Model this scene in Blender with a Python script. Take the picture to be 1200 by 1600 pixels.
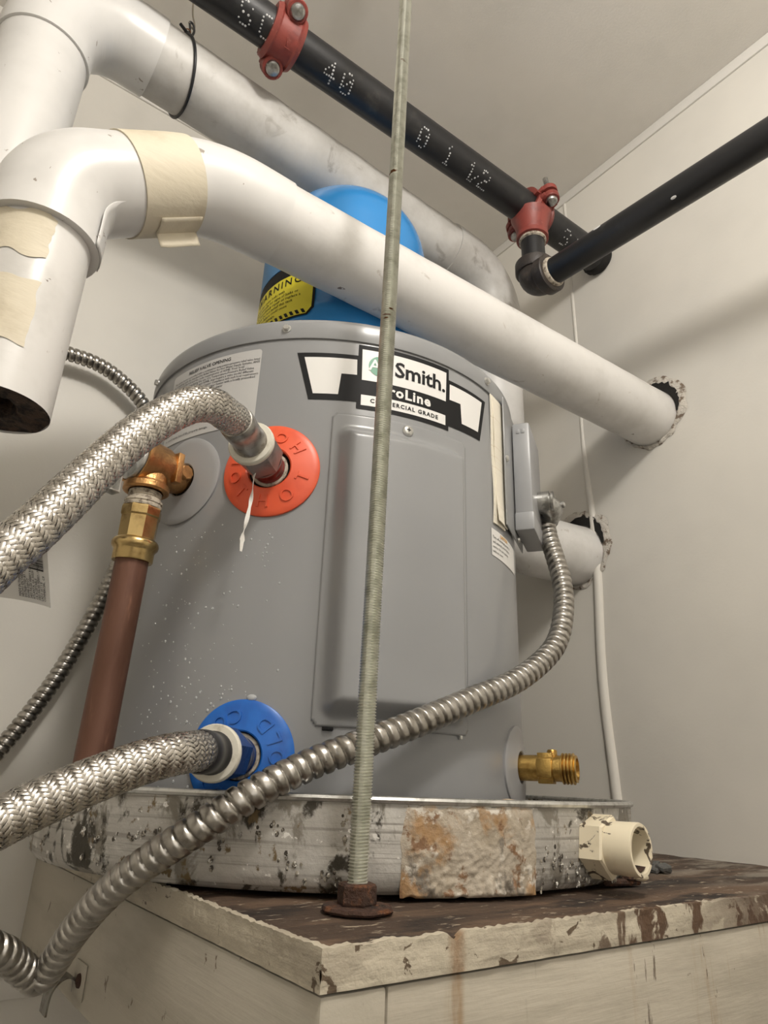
import bpy, bmesh, math, random
import numpy as np
from mathutils import Vector, Matrix, noise

for o in list(bpy.data.objects):
    bpy.data.objects.remove(o)
SC = bpy.context.scene
COL = SC.collection
random.seed(7)
rng = np.random.default_rng(7)
PI = math.pi

# ------------------------------------------------------------------ camera
Y_FILL = -.93
cd = bpy.data.cameras.new('camera')
cam = bpy.data.objects.new('camera', cd)
COL.objects.link(cam)
cd.sensor_fit = 'VERTICAL'
cd.sensor_height = 24.0
cd.lens = 1055.0 / 1600.0 * 24.0
cd.clip_start = 0.01
RX = Vector((0.802799, -0.595265, 0.034254))      # image right
RU = Vector((-0.247161, -0.279950, 0.927652))     # image up
RB = Vector((-0.542609, -0.753185, -0.371870))    # backwards
cam.matrix_world = Matrix(((RX.x, RU.x, RB.x, 0), (RX.y, RU.y, RB.y, 0),
                           (RX.z, RU.z, RB.z, .074), (0, 0, 0, 1)))
SC.camera = cam

# ------------------------------------------------------------------ world, light, exposure
w = bpy.data.worlds.new('world')
SC.world = w
w.use_nodes = True
w.node_tree.nodes['Background'].inputs[0].default_value = (.8, .85, .9, 1)
w.node_tree.nodes['Background'].inputs[1].default_value = .15


def area(name, loc, aim, sx, sy, power, col):
    l = bpy.data.lights.new(name, 'AREA')
    l.shape = 'RECTANGLE'
    l.size, l.size_y, l.energy, l.color = sx, sy, power, col
    o = bpy.data.objects.new(name, l)
    COL.objects.link(o)
    o.location = loc
    o.rotation_euler = (Vector(aim) - Vector(loc)).to_track_quat('-Z', 'Y').to_euler()
    return o


def bulb(name, loc, rad, power, col):
    l = bpy.data.lights.new(name, 'POINT')
    l.shadow_soft_size, l.energy, l.color = rad, power, col
    o = bpy.data.objects.new(name, l)
    COL.objects.link(o)
    o.location = loc
    return o


bulb('ceiling_bulb', (.14, -.24, 1.05), .075, 21., (1.0, .955, .89))
area('front_fill_light', (-.15, Y_FILL, .55), (-.15, 1, .6), .9, 1.3, 2.6, (1.0, .98, .95))  # added soft fill by the closed wall behind the viewer, no doorway there
vs = SC.view_settings
vs.view_transform = 'Standard'
vs.look = 'None'
vs.exposure = 0.0
vs.gamma = 1.0
vs.use_curve_mapping = False

# ------------------------------------------------------------------ materials
MATS = {}


def mat(name, col, rough=.5, metal=0., layers=(), bumps=(), rvar=None, coat=0., spec=None, dust=None):
    """layers: (colour, (sx,sy,sz), lo, hi, detail[, distortion][, (axis, lo, hi)]) noise-masked colour layers
       bumps : ((sx,sy,sz), strength, distance, detail)"""
    m = bpy.data.materials.new(name)
    m.use_nodes = True
    nt = m.node_tree
    N, L = nt.nodes, nt.links
    b = N['Principled BSDF']
    b.inputs['Roughness'].default_value = rough
    b.inputs['Metallic'].default_value = metal
    if coat:
        b.inputs['Coat Weight'].default_value = coat
        b.inputs['Coat Roughness'].default_value = .15
    if spec is not None:
        b.inputs['Specular IOR Level'].default_value = spec
    tc = N.new('ShaderNodeTexCoord')

    def nz(scale, detail, dist=0.):
        mp = N.new('ShaderNodeMapping')
        mp.inputs['Scale'].default_value = scale
        L.new(tc.outputs['Object'], mp.inputs['Vector'])
        t = N.new('ShaderNodeTexNoise')
        t.inputs['Scale'].default_value = 1.0
        t.inputs['Detail'].default_value = detail
        t.inputs['Roughness'].default_value = .62
        t.inputs['Distortion'].default_value = dist
        L.new(mp.outputs[0], t.inputs['Vector'])
        return t.outputs['Fac']

    def ramp(sock, lo, hi):
        r = N.new('ShaderNodeMapRange')
        r.interpolation_type = 'SMOOTHSTEP'
        r.inputs['From Min'].default_value = lo
        r.inputs['From Max'].default_value = hi
        L.new(sock, r.inputs['Value'])
        return r.outputs[0]

    def mul(a, c):
        k = N.new('ShaderNodeMath')
        k.operation = 'MULTIPLY'
        L.new(a, k.inputs[0])
        if isinstance(c, float):
            k.inputs[1].default_value = c
        else:
            L.new(c, k.inputs[1])
        return k.outputs[0]

    cur = None
    for ly in layers:
        c, s, lo, hi, det = ly[:5]
        dist = ly[5] if len(ly) > 5 else 0.
        f = ramp(nz(s, det, dist), lo, hi)
        for ax in (ly[6:] if len(ly) > 6 else ()):
            if isinstance(ax, (int, float)):
                f = mul(f, float(ax))
                continue
            sp = N.new('ShaderNodeSeparateXYZ')
            L.new(tc.outputs['Object'], sp.inputs[0])
            f = mul(f, ramp(sp.outputs[ax[0]], ax[1], ax[2]))
        mx = N.new('ShaderNodeMix')
        mx.data_type = 'RGBA'
        L.new(f, mx.inputs['Factor'])
        if cur is None:
            mx.inputs[6].default_value = (*col, 1)
        else:
            L.new(cur, mx.inputs[6])
        mx.inputs[7].default_value = (*c, 1)
        cur = mx.outputs[2]
    if dust:
        g = N.new('ShaderNodeNewGeometry')
        sp = N.new('ShaderNodeSeparateXYZ')
        L.new(g.outputs['Normal'], sp.inputs[0])
        f = mul(ramp(sp.outputs[2], dust[1], dust[2]), ramp(nz((60, 60, 60), 6), .25, .6))
        mx = N.new('ShaderNodeMix')
        mx.data_type = 'RGBA'
        L.new(f, mx.inputs['Factor'])
        if cur is None:
            mx.inputs[6].default_value = (*col, 1)
        else:
            L.new(cur, mx.inputs[6])
        mx.inputs[7].default_value = (*dust[0], 1)
        cur = mx.outputs[2]
    if cur is None:
        b.inputs['Base Color'].default_value = (*col, 1)
    else:
        L.new(cur, b.inputs['Base Color'])
    if rvar:
        s, lo, hi = rvar
        r = N.new('ShaderNodeMapRange')
        r.inputs['From Min'].default_value = .3
        r.inputs['From Max'].default_value = .7
        r.inputs['To Min'].default_value = lo
        r.inputs['To Max'].default_value = hi
        L.new(nz(s, 4), r.inputs['Value'])
        L.new(r.outputs[0], b.inputs['Roughness'])
    prev = None
    for s, st, di, det in bumps:
        bp = N.new('ShaderNodeBump')
        bp.inputs['Strength'].default_value = st
        bp.inputs['Distance'].default_value = di
        L.new(nz(s, det), bp.inputs['Height'])
        if prev:
            L.new(prev, bp.inputs['Normal'])
        prev = bp.outputs[0]
    if prev:
        L.new(prev, b.inputs['Normal'])
    MATS[name] = m
    return m


def s3(v):
    return (v, v, v)


M_wall = mat('wall_paint', (.74, .71, .65), .42,
             layers=[((.66, .635, .585), s3(3), .4, .75, 4), ((.2, .17, .14), s3(70), .74, .78, 5, 0., .7)],
             bumps=[(s3(260), .12, .001, 3), (s3(9), .12, .01, 3)])
M_ceil = mat('ceiling_paint', (.80, .765, .71), .6, layers=[((.73, .70, .645), s3(4), .35, .75, 4)],
             bumps=[(s3(300), .25, .0012, 3)])
M_floor = mat('floor_concrete', (.30, .285, .26), .7, layers=[((.2, .19, .17), s3(6), .4, .7, 6)], bumps=[(s3(80), .3, .002, 4)])
M_trim = mat('trim_paint', (.74, .715, .67), .45, bumps=[(s3(120), .15, .001, 3)])
M_pvc = mat('pvc_jacket', (.72, .705, .685), .33,
            layers=[((.61, .595, .57), s3(14), .45, .75, 5), ((.38, .33, .28), s3(42), .64, .70, 6, .6, .5),
                    ((.14, .10, .08), s3(34), .73, .75, 4, .3, .9)],
            bumps=[(s3(30), .12, .004, 3), ((40, 220, 220), .08, .001, 2)], dust=((.30, .24, .18), .86, .985))
M_pvc2 = mat('pvc_jacket_grimy_shaded', (.60, .585, .56), .42,  # base colour darkened to put the back pipe in shade, layers add grime
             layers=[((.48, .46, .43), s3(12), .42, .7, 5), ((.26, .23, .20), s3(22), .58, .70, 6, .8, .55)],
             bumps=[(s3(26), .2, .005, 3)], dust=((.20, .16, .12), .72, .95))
M_cover = mat('pvc_fitting_cover', (.72, .71, .695), .28,
              layers=[((.65, .64, .625), s3(10), .45, .75, 4), ((.22, .17, .13), s3(46), .665, .69, 6, .9, .8)],
              bumps=[(s3(22), .1, .004, 2)], dust=((.34, .27, .2), .9, .99))
M_tape = mat('masking_tape', (.68, .615, .485), .6, layers=[((.56, .49, .365), s3(18), .45, .75, 6), ((.36, .28, .18), s3(60), .68, .78, 5, 0., .6)],
             bumps=[((20, 90, 90), .35, .002, 4)])
M_fiber = mat('cut_insulation', (.085, .055, .04), .95, layers=[((.02, .014, .012), s3(90), .42, .62, 6), ((.2, .14, .1), s3(140), .62, .75, 5)],
              bumps=[(s3(200), .9, .004, 5)])
M_black = mat('black_steel_pipe', (.012, .012, .0135), .42, layers=[((.05, .046, .042), s3(24), .56, .8, 6), ((.30, .26, .2), s3(80), .76, .79, 5)],
              bumps=[(s3(90), .2, .0012, 5)], dust=((.13, .11, .085), .75, .98))
M_malle = mat('malleable_iron', (.038, .030, .026), .5, layers=[((.09, .065, .05), s3(60), .5, .75, 6)], bumps=[(s3(150), .5, .0012, 4)],
              dust=((.1, .08, .06), .7, .95))
M_red = mat('red_painted_iron', (.26, .052, .040), .45, layers=[((.17, .033, .028), s3(40), .45, .7, 5), ((.36, .13, .10), s3(90), .62, .7, 4, 0., .5)],
            bumps=[(s3(160), .35, .001, 4)])
M_zincm = mat('bare_zinc_casting', (.50, .50, .49), .30, 1., layers=[((.30, .30, .29), s3(110), .42, .62, 4)], bumps=[(s3(160), .3, .001, 3)])
M_strap = mat('aged_strap_steel', (.20, .19, .165), .35, .7, layers=[((.11, .09, .07), s3(120), .45, .62, 4)])
M_zinc = mat('zinc_plated_steel', (.66, .66, .64), .33, .85, layers=[((.44, .44, .42), s3(120), .45, .7, 4)], bumps=[(s3(200), .2, .0006, 3)])
M_putty = mat('thread_compound', (.55, .49, .40), .6, layers=[((.2, .16, .12), s3(200), .45, .65, 5)], bumps=[(s3(300), .6, .001, 4)])
M_grey = mat('grey_enamel', (.285, .29, .297), .30, layers=[((.262, .267, .275), s3(5), .4, .7, 3), ((.19, .19, .195), s3(120), .76, .79, 4, 0., .7)],
             bumps=[((7, 7, 3), .10, .006, 2)], coat=.15)
M_grey2 = mat('grey_enamel_box', (.32, .325, .335), .34, bumps=[(s3(30), .1, .002, 2)])
M_escut = mat('grey_plastic', (.33, .33, .335), .38, layers=[((.2, .2, .2), s3(110), .74, .78, 4)])
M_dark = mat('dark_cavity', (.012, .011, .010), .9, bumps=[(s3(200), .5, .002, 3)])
M_hot = mat('red_plastic', (.80, .115, .045), .38, layers=[((.72, .09, .035), s3(30), .45, .7, 3)])
M_cold = mat('blue_plastic', (.018, .15, .56), .36, layers=[((.014, .11, .45), s3(30), .45, .7, 3)])
M_nipr = mat('red_nipple', (.20, .025, .022), .3, layers=[((.09, .015, .013), s3(90), .45, .65, 5)], bumps=[(s3(150), .5, .0015, 4)])
M_nipb = mat('blue_nipple', (.012, .035, .13), .32, layers=[((.3, .29, .25), s3(70), .66, .76, 5)], bumps=[(s3(150), .5, .0015, 4)])
M_steel = mat('stainless_braid', (.60, .57, .53), .27, 1., layers=[((.42, .39, .35), s3(60), .4, .75, 4)], rvar=(s3(200), .2, .38))
M_core = mat('hose_core', (.05, .045, .04), .7)
M_ferr = mat('ferrule_steel', (.42, .40, .37), .30, 1., layers=[((.22, .19, .16), s3(110), .5, .72, 5)])
M_chrome = mat('nut_steel', (.27, .265, .26), .36, .55, layers=[((.16, .155, .15), s3(60), .45, .7, 5)])
M_wash = mat('white_collar', (.70, .67, .58), .5, layers=[((.45, .41, .33), s3(80), .55, .75, 4)])
M_bronze = mat('cast_bronze', (.56, .315, .13), .36, 1., layers=[((.33, .17, .07), s3(70), .45, .72, 5)], bumps=[(s3(420), .6, .0008, 3)])
M_brass = mat('brass', (.60, .44, .20), .26, 1., layers=[((.33, .22, .09), s3(60), .45, .7, 5)], bumps=[(s3(200), .15, .0006, 3)])
M_brassd = mat('drain_brass', (.60, .40, .13), .34, 1., layers=[((.36, .21, .06), s3(60), .45, .7, 5)], bumps=[(s3(500), .5, .0006, 3)])
M_copper = mat('aged_copper', (.17, .082, .055), .52, .35, layers=[((.12, .052, .034), (50, 50, 9), .42, .7, 5), ((.28, .14, .09), (90, 90, 12), .58, .7, 4)],
               bumps=[((60, 60, 20), .15, .001, 3)])
M_blue = mat('blue_tank_enamel', (.030, .25, .62), .25, coat=.3, bumps=[(s3(9), .08, .005, 2)])
M_yellow = mat('yellow_sticker', (.80, .70, .035), .45)
M_ink = mat('black_ink', (.010, .010, .011), .55, spec=.2)
M_print = mat('grey_print', (.045, .044, .045), .5)
M_white = mat('white_sticker', (.76, .75, .73), .42)
M_stick = mat('clear_label_silver', (.52, .515, .505), .35)
M_green = mat('green_ink', (.03, .23, .12), .4)
M_orange = mat('orange_ink', (.78, .40, .05), .5)
M_paper = mat('manual_paper', (.80, .75, .64), .7, layers=[((.6, .5, .36), (3, 3, 400), .55, .75, 2)])
M_flex = mat('galvanised_armour', (.46, .44, .41), .30, 1., layers=[((.27, .25, .22), s3(70), .42, .72, 5), ((.10, .085, .07), s3(160), .64, .78, 5)])
M_rod = mat('zinc_threaded_rod', (.68, .69, .62), .36, .9,
            layers=[((.50, .51, .44), s3(90), .42, .7, 4), ((.16, .065, .025), (20, 20, 60), .655, .675, 3)])
M_rust = mat('rusty_steel', (.055, .026, .016), .85, layers=[((.17, .065, .025), s3(130), .5, .7, 5), ((.02, .013, .01), s3(50), .5, .7, 5)],
             bumps=[(s3(190), 1., .003, 5)])
M_pan = mat('galvanised_pan', (.46, .44, .405), .5, .25,
            layers=[((.62, .60, .56), (16, 16, 34), .44, .66, 4), ((.33, .31, .28), (5, 5, 300), .50, .64, 3),
                    ((.24, .22, .185), (30, 30, 20), .52, .60, 6, .5), ((.055, .048, .036), (36, 36, 24), .555, .62, 7, .4),
                    ((.17, .12, .06), (70, 70, 50), .60, .66, 5), ((.80, .78, .74), s3(120), .63, .67, 5)],
            bumps=[(s3(140), .35, .002, 5), ((6, 6, 5), .3, .01, 2)])
M_crust = mat('corrosion_crust', (.30, .27, .22), .9, layers=[((.06, .05, .04), s3(260), .45, .55, 4), ((.7, .68, .63), s3(300), .56, .62, 4)], bumps=[(s3(300), .8, .002, 4)])
M_patch = mat('stained_resin_patch', (.47, .41, .33), .55,
              layers=[((.40, .34, .26), s3(24), .44, .60, 6), ((.38, .23, .11), (26, 26, 18), .47, .60, 6, .3), ((.66, .61, .53), s3(60), .55, .63, 5),
                      ((.17, .145, .115), (30, 30, 22), .545, .63, 6), ((.22, .12, .06), s3(70), .56, .64, 6)],
              bumps=[(s3(110), .6, .003, 6)])
M_cpvc = mat('cream_cpvc', (.78, .70, .53), .38, layers=[((.62, .53, .36), s3(30), .5, .75, 4), ((.10, .075, .05), s3(60), .60, .63, 6, 1.2)])
M_wood = mat('wet_dark_wood', (.062, .038, .025), .75,
             layers=[((.14, .088, .056), (4, 34, 30), .46, .66, 6), ((.020, .013, .010), (8, 16, 10), .50, .62, 6), ((.34, .28, .21), (60, 160, 60), .60, .66, 5),
                     ((.27, .235, .19), (10, 30, 10), .44, .62, 6, 0., (0, .0, .30))],
             bumps=[((20, 140, 60), .6, .003, 5), (s3(180), .5, .002, 4)])
SX = -.2563     # place of the rust run below the notch
RUN = ((0, SX - .0085, SX - .003), (0, SX + .0085, SX + .003))
M_edge = mat('chipped_cream_paint', (.53, .475, .375), .55,
             layers=[((.42, .37, .29), (12, 12, 90), .46, .60, 5), ((.12, .085, .055), (60, 60, 70), .61, .64, 6, .6),
                     ((.10, .055, .03), (40, 40, 22), .50, .55, 6, .5, (0, -.25, -.08)), ((.085, .045, .025), (30, 30, 40), .44, .50, 6, .3, (0, -.06, .10)), ((.24, .13, .055), (60, 60, 16), .34, .62, 5, 0., .8, *RUN)],
             bumps=[((14, 14, 130), .35, .003, 4), (s3(70), .5, .004, 4)])
M_skirt = mat('painted_skirt_board', (.50, .455, .375), .55,
              layers=[((.41, .37, .30), (5, 5, 24), .45, .66, 5), ((.33, .22, .12), (90, 90, 7), .57, .68, 5, 0., (0, -.25, .1), .6),
                      ((.08, .05, .03), (100, 100, 16), .635, .655, 6, 0., (0, -.25, .0)), ((.15, .12, .085), s3(36), .66, .69, 6, .5),
                      ((.27, .165, .075), (70, 70, 12), .36, .64, 5, 0., .85, *RUN)],
              bumps=[((7, 7, 90), .35, .003, 4), (s3(120), .2, .001, 3)])
M_skirt2 = mat('painted_side_board', (.49, .45, .375), .55,
               layers=[((.41, .375, .305), (5, 5, 24), .45, .66, 5), ((.16, .115, .08), (50, 50, 40), .65, .675, 6, .5)],
               bumps=[((60, 4, 90), .2, .003, 4), (s3(120), .2, .001, 3)])
M_plaster = mat('broken_plaster', (.62, .58, .52), .9, layers=[((.20, .15, .11), s3(85), .5, .62, 6)], bumps=[(s3(150), .9, .004, 5)])
M_wire = mat('black_wire', (.012, .013, .016), .4)
M_wirec = mat('tarnished_wire', (.30, .27, .22), .4, .8)
M_tapew = mat('white_thread_tape', (.80, .78, .74), .5, bumps=[(s3(300), .5, .001, 3)])
M_chip = mat('grey_chip', (.10, .10, .095), .8, bumps=[(s3(200), .8, .002, 4)])
M_drop = mat('water_drop', (.9, .92, .93), .03)
M_drop.node_tree.nodes['Principled BSDF'].inputs['Transmission Weight'].default_value = .55
M_drop.node_tree.nodes['Principled BSDF'].inputs['IOR'].default_value = 1.33
M_dotw = mat('white_dot_ink', (.62, .62, .62), .6, layers=[((.16, .16, .16), s3(300), .45, .7, 4)])


# ------------------------------------------------------------------ mesh helpers
ORG = {}


def basis(ax):
    w_ = Vector(ax).normalized()
    h = Vector((0, 0, 1)) if abs(w_.z) < .9 else Vector((0, 1, 0))
    u = h.cross(w_).normalized()
    return u, w_.cross(u), w_


def frames(P):
    P = np.asarray(P, float)
    T = np.gradient(P, axis=0)
    T /= np.linalg.norm(T, axis=1)[:, None]
    U = np.zeros_like(P)
    u = np.array(basis(T[0])[0])
    for i in range(len(P)):
        u = u - T[i] * (u @ T[i])
        u /= np.linalg.norm(u)
        U[i] = u
    return P, T, U, np.cross(T, U)


def spline(pts, step=.004):
    P = np.array(pts, float)
    P = np.vstack([2 * P[0] - P[1], P, 2 * P[-1] - P[-2]])
    out = []
    for i in range(1, len(P) - 2):
        a, b, c, d = P[i - 1], P[i], P[i + 1], P[i + 2]
        n = 40
        t = np.linspace(0, 1, n, endpoint=False)[:, None]
        out.append(.5 * ((2 * b) + (c - a) * t + (2 * a - 5 * b + 4 * c - d) * t ** 2 + (3 * b - a - 3 * c + d) * t ** 3))
    out.append(P[-2][None])
    return resample(np.vstack(out), step)


def resample(P, step):
    P = np.asarray(P, float)
    s = np.concatenate([[0], np.cumsum(np.linalg.norm(np.diff(P, axis=0), axis=1))])
    n = max(2, int(round(s[-1] / step)) + 1)
    q = np.linspace(0, s[-1], n)
    return np.stack([np.interp(q, s, P[:, k]) for k in range(3)], 1)


def fillet(pts, rad, n=10):
    """poly-line with rounded corners"""
    P = [Vector(p) for p in pts]
    out = [P[0]]
    for i in range(1, len(P) - 1):
        r = rad[i - 1] if isinstance(rad, (list, tuple)) else rad
        a = (P[i - 1] - P[i]).normalized()
        b = (P[i + 1] - P[i]).normalized()
        ang = a.angle(b)
        d = r / math.tan(ang / 2)
        p0, p1 = P[i] + a * d, P[i] + b * d
        c = P[i] + (a + b).normalized() * (r / math.sin(ang / 2))
        v0, v1 = p0 - c, p1 - c
        th = v0.angle(v1)
        for k in range(n + 1):
            t = k / n
            out.append(c + (v0 * math.sin((1 - t) * th) + v1 * math.sin(t * th)) / math.sin(th))
    out.append(P[-1])
    return out


class MB:
    def __init__(s):
        s.v, s.f = [], []

    def add(s, v, f):
        o = len(s.v)
        s.v += [tuple(map(float, p)) for p in v]
        s.f += [tuple(i + o for i in q) for q in f]
        return s

    def box(s, c, d, ax=None):
        x, y, z = d[0] / 2, d[1] / 2, d[2] / 2
        u, v_, w_ = ax if ax else (Vector((1, 0, 0)), Vector((0, 1, 0)), Vector((0, 0, 1)))
        c = Vector(c)
        V = [c + u * (x * i) + v_ * (y * j) + w_ * (z * k) for k in (-1, 1) for j in (-1, 1) for i in (-1, 1)]
        return s.add(V, [(0, 2, 3, 1), (4, 5, 7, 6), (0, 1, 5, 4), (2, 6, 7, 3), (0, 4, 6, 2), (1, 3, 7, 5)])

    def bbox(s, lo, hi):
        return s.box([(a + b) / 2 for a, b in zip(lo, hi)], [b - a for a, b in zip(lo, hi)])

    def rbox(s, c, d, ax=None, bev=.002, seg=2):
        m = MB().box((0, 0, 0), d)
        bm = bmesh.new()
        vv = [bm.verts.new(p) for p in m.v]
        for q in m.f:
            bm.faces.new([vv[i] for i in q])
        bmesh.ops.bevel(bm, geom=list(bm.edges), offset=bev, segments=seg, affect='EDGES', profile=.5)
        u, v_, w_ = ax if ax else (Vector((1, 0, 0)), Vector((0, 1, 0)), Vector((0, 0, 1)))
        c = Vector(c)
        bm.verts.index_update()
        V = [c + u * p.co.x + v_ * p.co.y + w_ * p.co.z for p in bm.verts]
        F = [[p.index for p in q.verts] for q in bm.faces]
        bm.free()
        return s.add(V, F)

    def lathe(s, prof, o, ax, n=48, a0=0., a1=2 * PI, fn=None):
        """prof: (radius, height) pairs"""
        u, v_, w_ = basis(ax)
        o = Vector(o)
        full = abs(a1 - a0 - 2 * PI) < 1e-6
        m = n if full else n + 1
        V, F = [], []
        for r, h in prof:
            for k in range(m):
                a = a0 + (a1 - a0) * k / n
                rr, hh = (r, h) if fn is None else fn(r, h, a)
                V.append(o + u * (rr * math.cos(a)) + v_ * (rr * math.sin(a)) + w_ * hh)
        for i in range(len(prof) - 1):
            for k in range(n):
                k2 = (k + 1) % m if full else k + 1
                F.append((i * m + k, i * m + k2, (i + 1) * m + k2, (i + 1) * m + k))
        return s.add(V, F)

    def hexlathe(s, prof, o, ax, rot=0.):
        return s.lathe(prof, o, ax, n=6, a0=rot, a1=rot + 2 * PI)

    def tube(s, P, r, n=16, cap=True):
        P, T, U, B = frames(P)
        r = np.broadcast_to(np.asarray(r, float), (len(P),))
        a = np.arange(n) * 2 * PI / n
        V = (P[:, None] + r[:, None, None] * (U[:, None] * np.cos(a)[None, :, None] + B[:, None] * np.sin(a)[None, :, None])).reshape(-1, 3)
        F = [(i * n + k, i * n + (k + 1) % n, (i + 1) * n + (k + 1) % n, (i + 1) * n + k) for i in range(len(P) - 1) for k in range(n)]
        if cap:
            F.append(tuple(range(n))[::-1])
            F.append(tuple((len(P) - 1) * n + k for k in range(n)))
        return s.add(V, F)

    def helix_tube(s, P, rf, pitch, n=16):
        """tube whose radius rf(phase) follows a helix (thread / armour)"""
        P, T, U, B = frames(P)
        S = np.concatenate([[0], np.cumsum(np.linalg.norm(np.diff(P, axis=0), axis=1))])
        a = np.arange(n) * 2 * PI / n
        ph = (S[:, None] / pitch - a[None] / (2 * PI)) % 1.0
        r = rf(ph)
        V = (P[:, None] + r[..., None] * (U[:, None] * np.cos(a)[None, :, None] + B[:, None] * np.sin(a)[None, :, None])).reshape(-1, 3)
        F = [(i * n + k, i * n + (k + 1) % n, (i + 1) * n + (k + 1) % n, (i + 1) * n + k) for i in range(len(P) - 1) for k in range(n)]
        F.append(tuple(range(n))[::-1])
        F.append(tuple((len(P) - 1) * n + k for k in range(n)))
        return s.add(V, F)

    def sphere(s, c, r, n=12, m=8, sc=(1, 1, 1), ax=None):
        u, v_, w_ = ax if ax else (Vector((1, 0, 0)), Vector((0, 1, 0)), Vector((0, 0, 1)))
        c = Vector(c)
        V = [c + w_ * (r * sc[2])]
        for i in range(1, m):
            t = PI * i / m
            for k in range(n):
                a = 2 * PI * k / n
                V.append(c + u * (r * sc[0] * math.sin(t) * math.cos(a)) + v_ * (r * sc[1] * math.sin(t) * math.sin(a)) + w_ * (r * sc[2] * math.cos(t)))
        V.append(c - w_ * (r * sc[2]))
        F = [(0, 1 + k, 1 + (k + 1) % n) for k in range(n)]
        for i in range(m - 2):
            for k in range(n):
                F.append((1 + i * n + k, 1 + (i + 1) * n + k, 1 + (i + 1) * n + (k + 1) % n, 1 + i * n + (k + 1) % n))
        e = len(V) - 1
        F += [(e, 1 + (m - 2) * n + (k + 1) % n, 1 + (m - 2) * n + k) for k in range(n)]
        return s.add(V, F)

    def build(s, name, m, parent=None, label=None, cat=None, group=None, kind=None, sharp=38, smooth=True, recalc=True):
        me = bpy.data.meshes.new(name)
        V = np.array(s.v, float)
        loc = Vector((0, 0, 0))
        if parent is not None:
            og = ORG.get(parent.name)
            if og is not None:
                V = V - np.array(og)
        else:
            lo, hi = V.min(0), V.max(0)
            loc = Vector(((lo[0] + hi[0]) / 2, (lo[1] + hi[1]) / 2, lo[2]))
            V = V - np.array(loc)
        me.from_pydata(V.tolist(), [], s.f)
        if recalc:
            bm = bmesh.new()
            bm.from_mesh(me)
            bmesh.ops.recalc_face_normals(bm, faces=bm.faces)
            bm.to_mesh(me)
            bm.free()
        if smooth:
            me.polygons.foreach_set('use_smooth', [True] * len(me.polygons))
            me.set_sharp_from_angle(angle=math.radians(sharp))
        me.materials.append(m)
        o = bpy.data.objects.new(name, me)
        COL.objects.link(o)
        if parent is not None:
            o.parent = parent
            if parent.name in ORG:
                ORG[o.name] = ORG[parent.name]
        else:
            o.location = loc
            ORG[o.name] = tuple(loc)
        tag(o, label, cat, group, kind)
        return o


def tag(o, label=None, cat=None, group=None, kind=None):
    if label:
        o['label'] = label
    if cat:
        o['category'] = cat
    if group:
        o['group'] = group
    if kind:
        o['kind'] = kind
    return o


def thing(name, loc, label, cat, rotz=0., group=None, local=False):
    o = bpy.data.objects.new(name, None)
    o.empty_display_size = .02
    COL.objects.link(o)
    o.location = loc
    o.rotation_euler = (0, 0, rotz)
    ORG[o.name] = (0, 0, 0) if local else tuple(loc)
    return tag(o, label, cat, group)


def text2d(body, size, bold=0., align='CENTER', res=2, space=1.0, shear=0.):
    c = bpy.data.curves.new('text', 'FONT')
    c.body, c.size, c.offset, c.align_x, c.resolution_u = body, size, bold * size, align, res
    c.align_y = 'CENTER'
    c.space_character = space
    c.shear = shear
    o = bpy.data.objects.new('text', c)
    COL.objects.link(o)
    dg = bpy.context.evaluated_depsgraph_get()
    me = o.evaluated_get(dg).to_mesh()
    V = [tuple(p.co) for p in me.vertices]
    F = [tuple(p.vertices) for p in me.polygons]
    o.evaluated_get(dg).to_mesh_clear()
    bpy.data.objects.remove(o)
    bpy.data.curves.remove(c)
    return V, F


def poly2d(pts, step=.01):
    """flat polygon cut into vertical strips so that it can be wrapped"""
    bm = bmesh.new()
    bm.faces.new([bm.verts.new((p[0], p[1], 0)) for p in pts])
    lo, hi = min(p[0] for p in pts), max(p[0] for p in pts)
    x = lo + step
    while x < hi - step * .3:
        bmesh.ops.bisect_plane(bm, geom=list(bm.verts) + list(bm.edges) + list(bm.faces), plane_co=(x, 0, 0), plane_no=(1, 0, 0))
        x += step
    bm.verts.index_update()
    V = [tuple(v.co) for v in bm.verts]
    F = [tuple(v.index for v in f.verts) for f in bm.faces]
    bm.free()
    return V, F


def rrect(x0, x1, y0, y1, r, n=5):
    out = []
    for cx, cy, a in ((x1 - r, y1 - r, 0), (x0 + r, y1 - r, 90), (x0 + r, y0 + r, 180), (x1 - r, y0 + r, 270)):
        for k in range(n + 1):
            t = math.radians(a + 90 * k / n)
            out.append((cx + r * math.cos(t), cy + r * math.sin(t)))
    return out


def nz(x, y, z, s=1.):
    return noise.noise(Vector((x * s, y * s, z * s)))


def bolt(mb, p, ax, r, h, dome=True, n=14):
    prof = [(r * 1.0, 0), (r, h * .45), (r * .85, h * .8), (r * .5, h * .97), (0, h)] if dome else [(r, 0), (r, h), (0, h)]
    mb.lathe(prof, p, ax, n=n)


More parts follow.
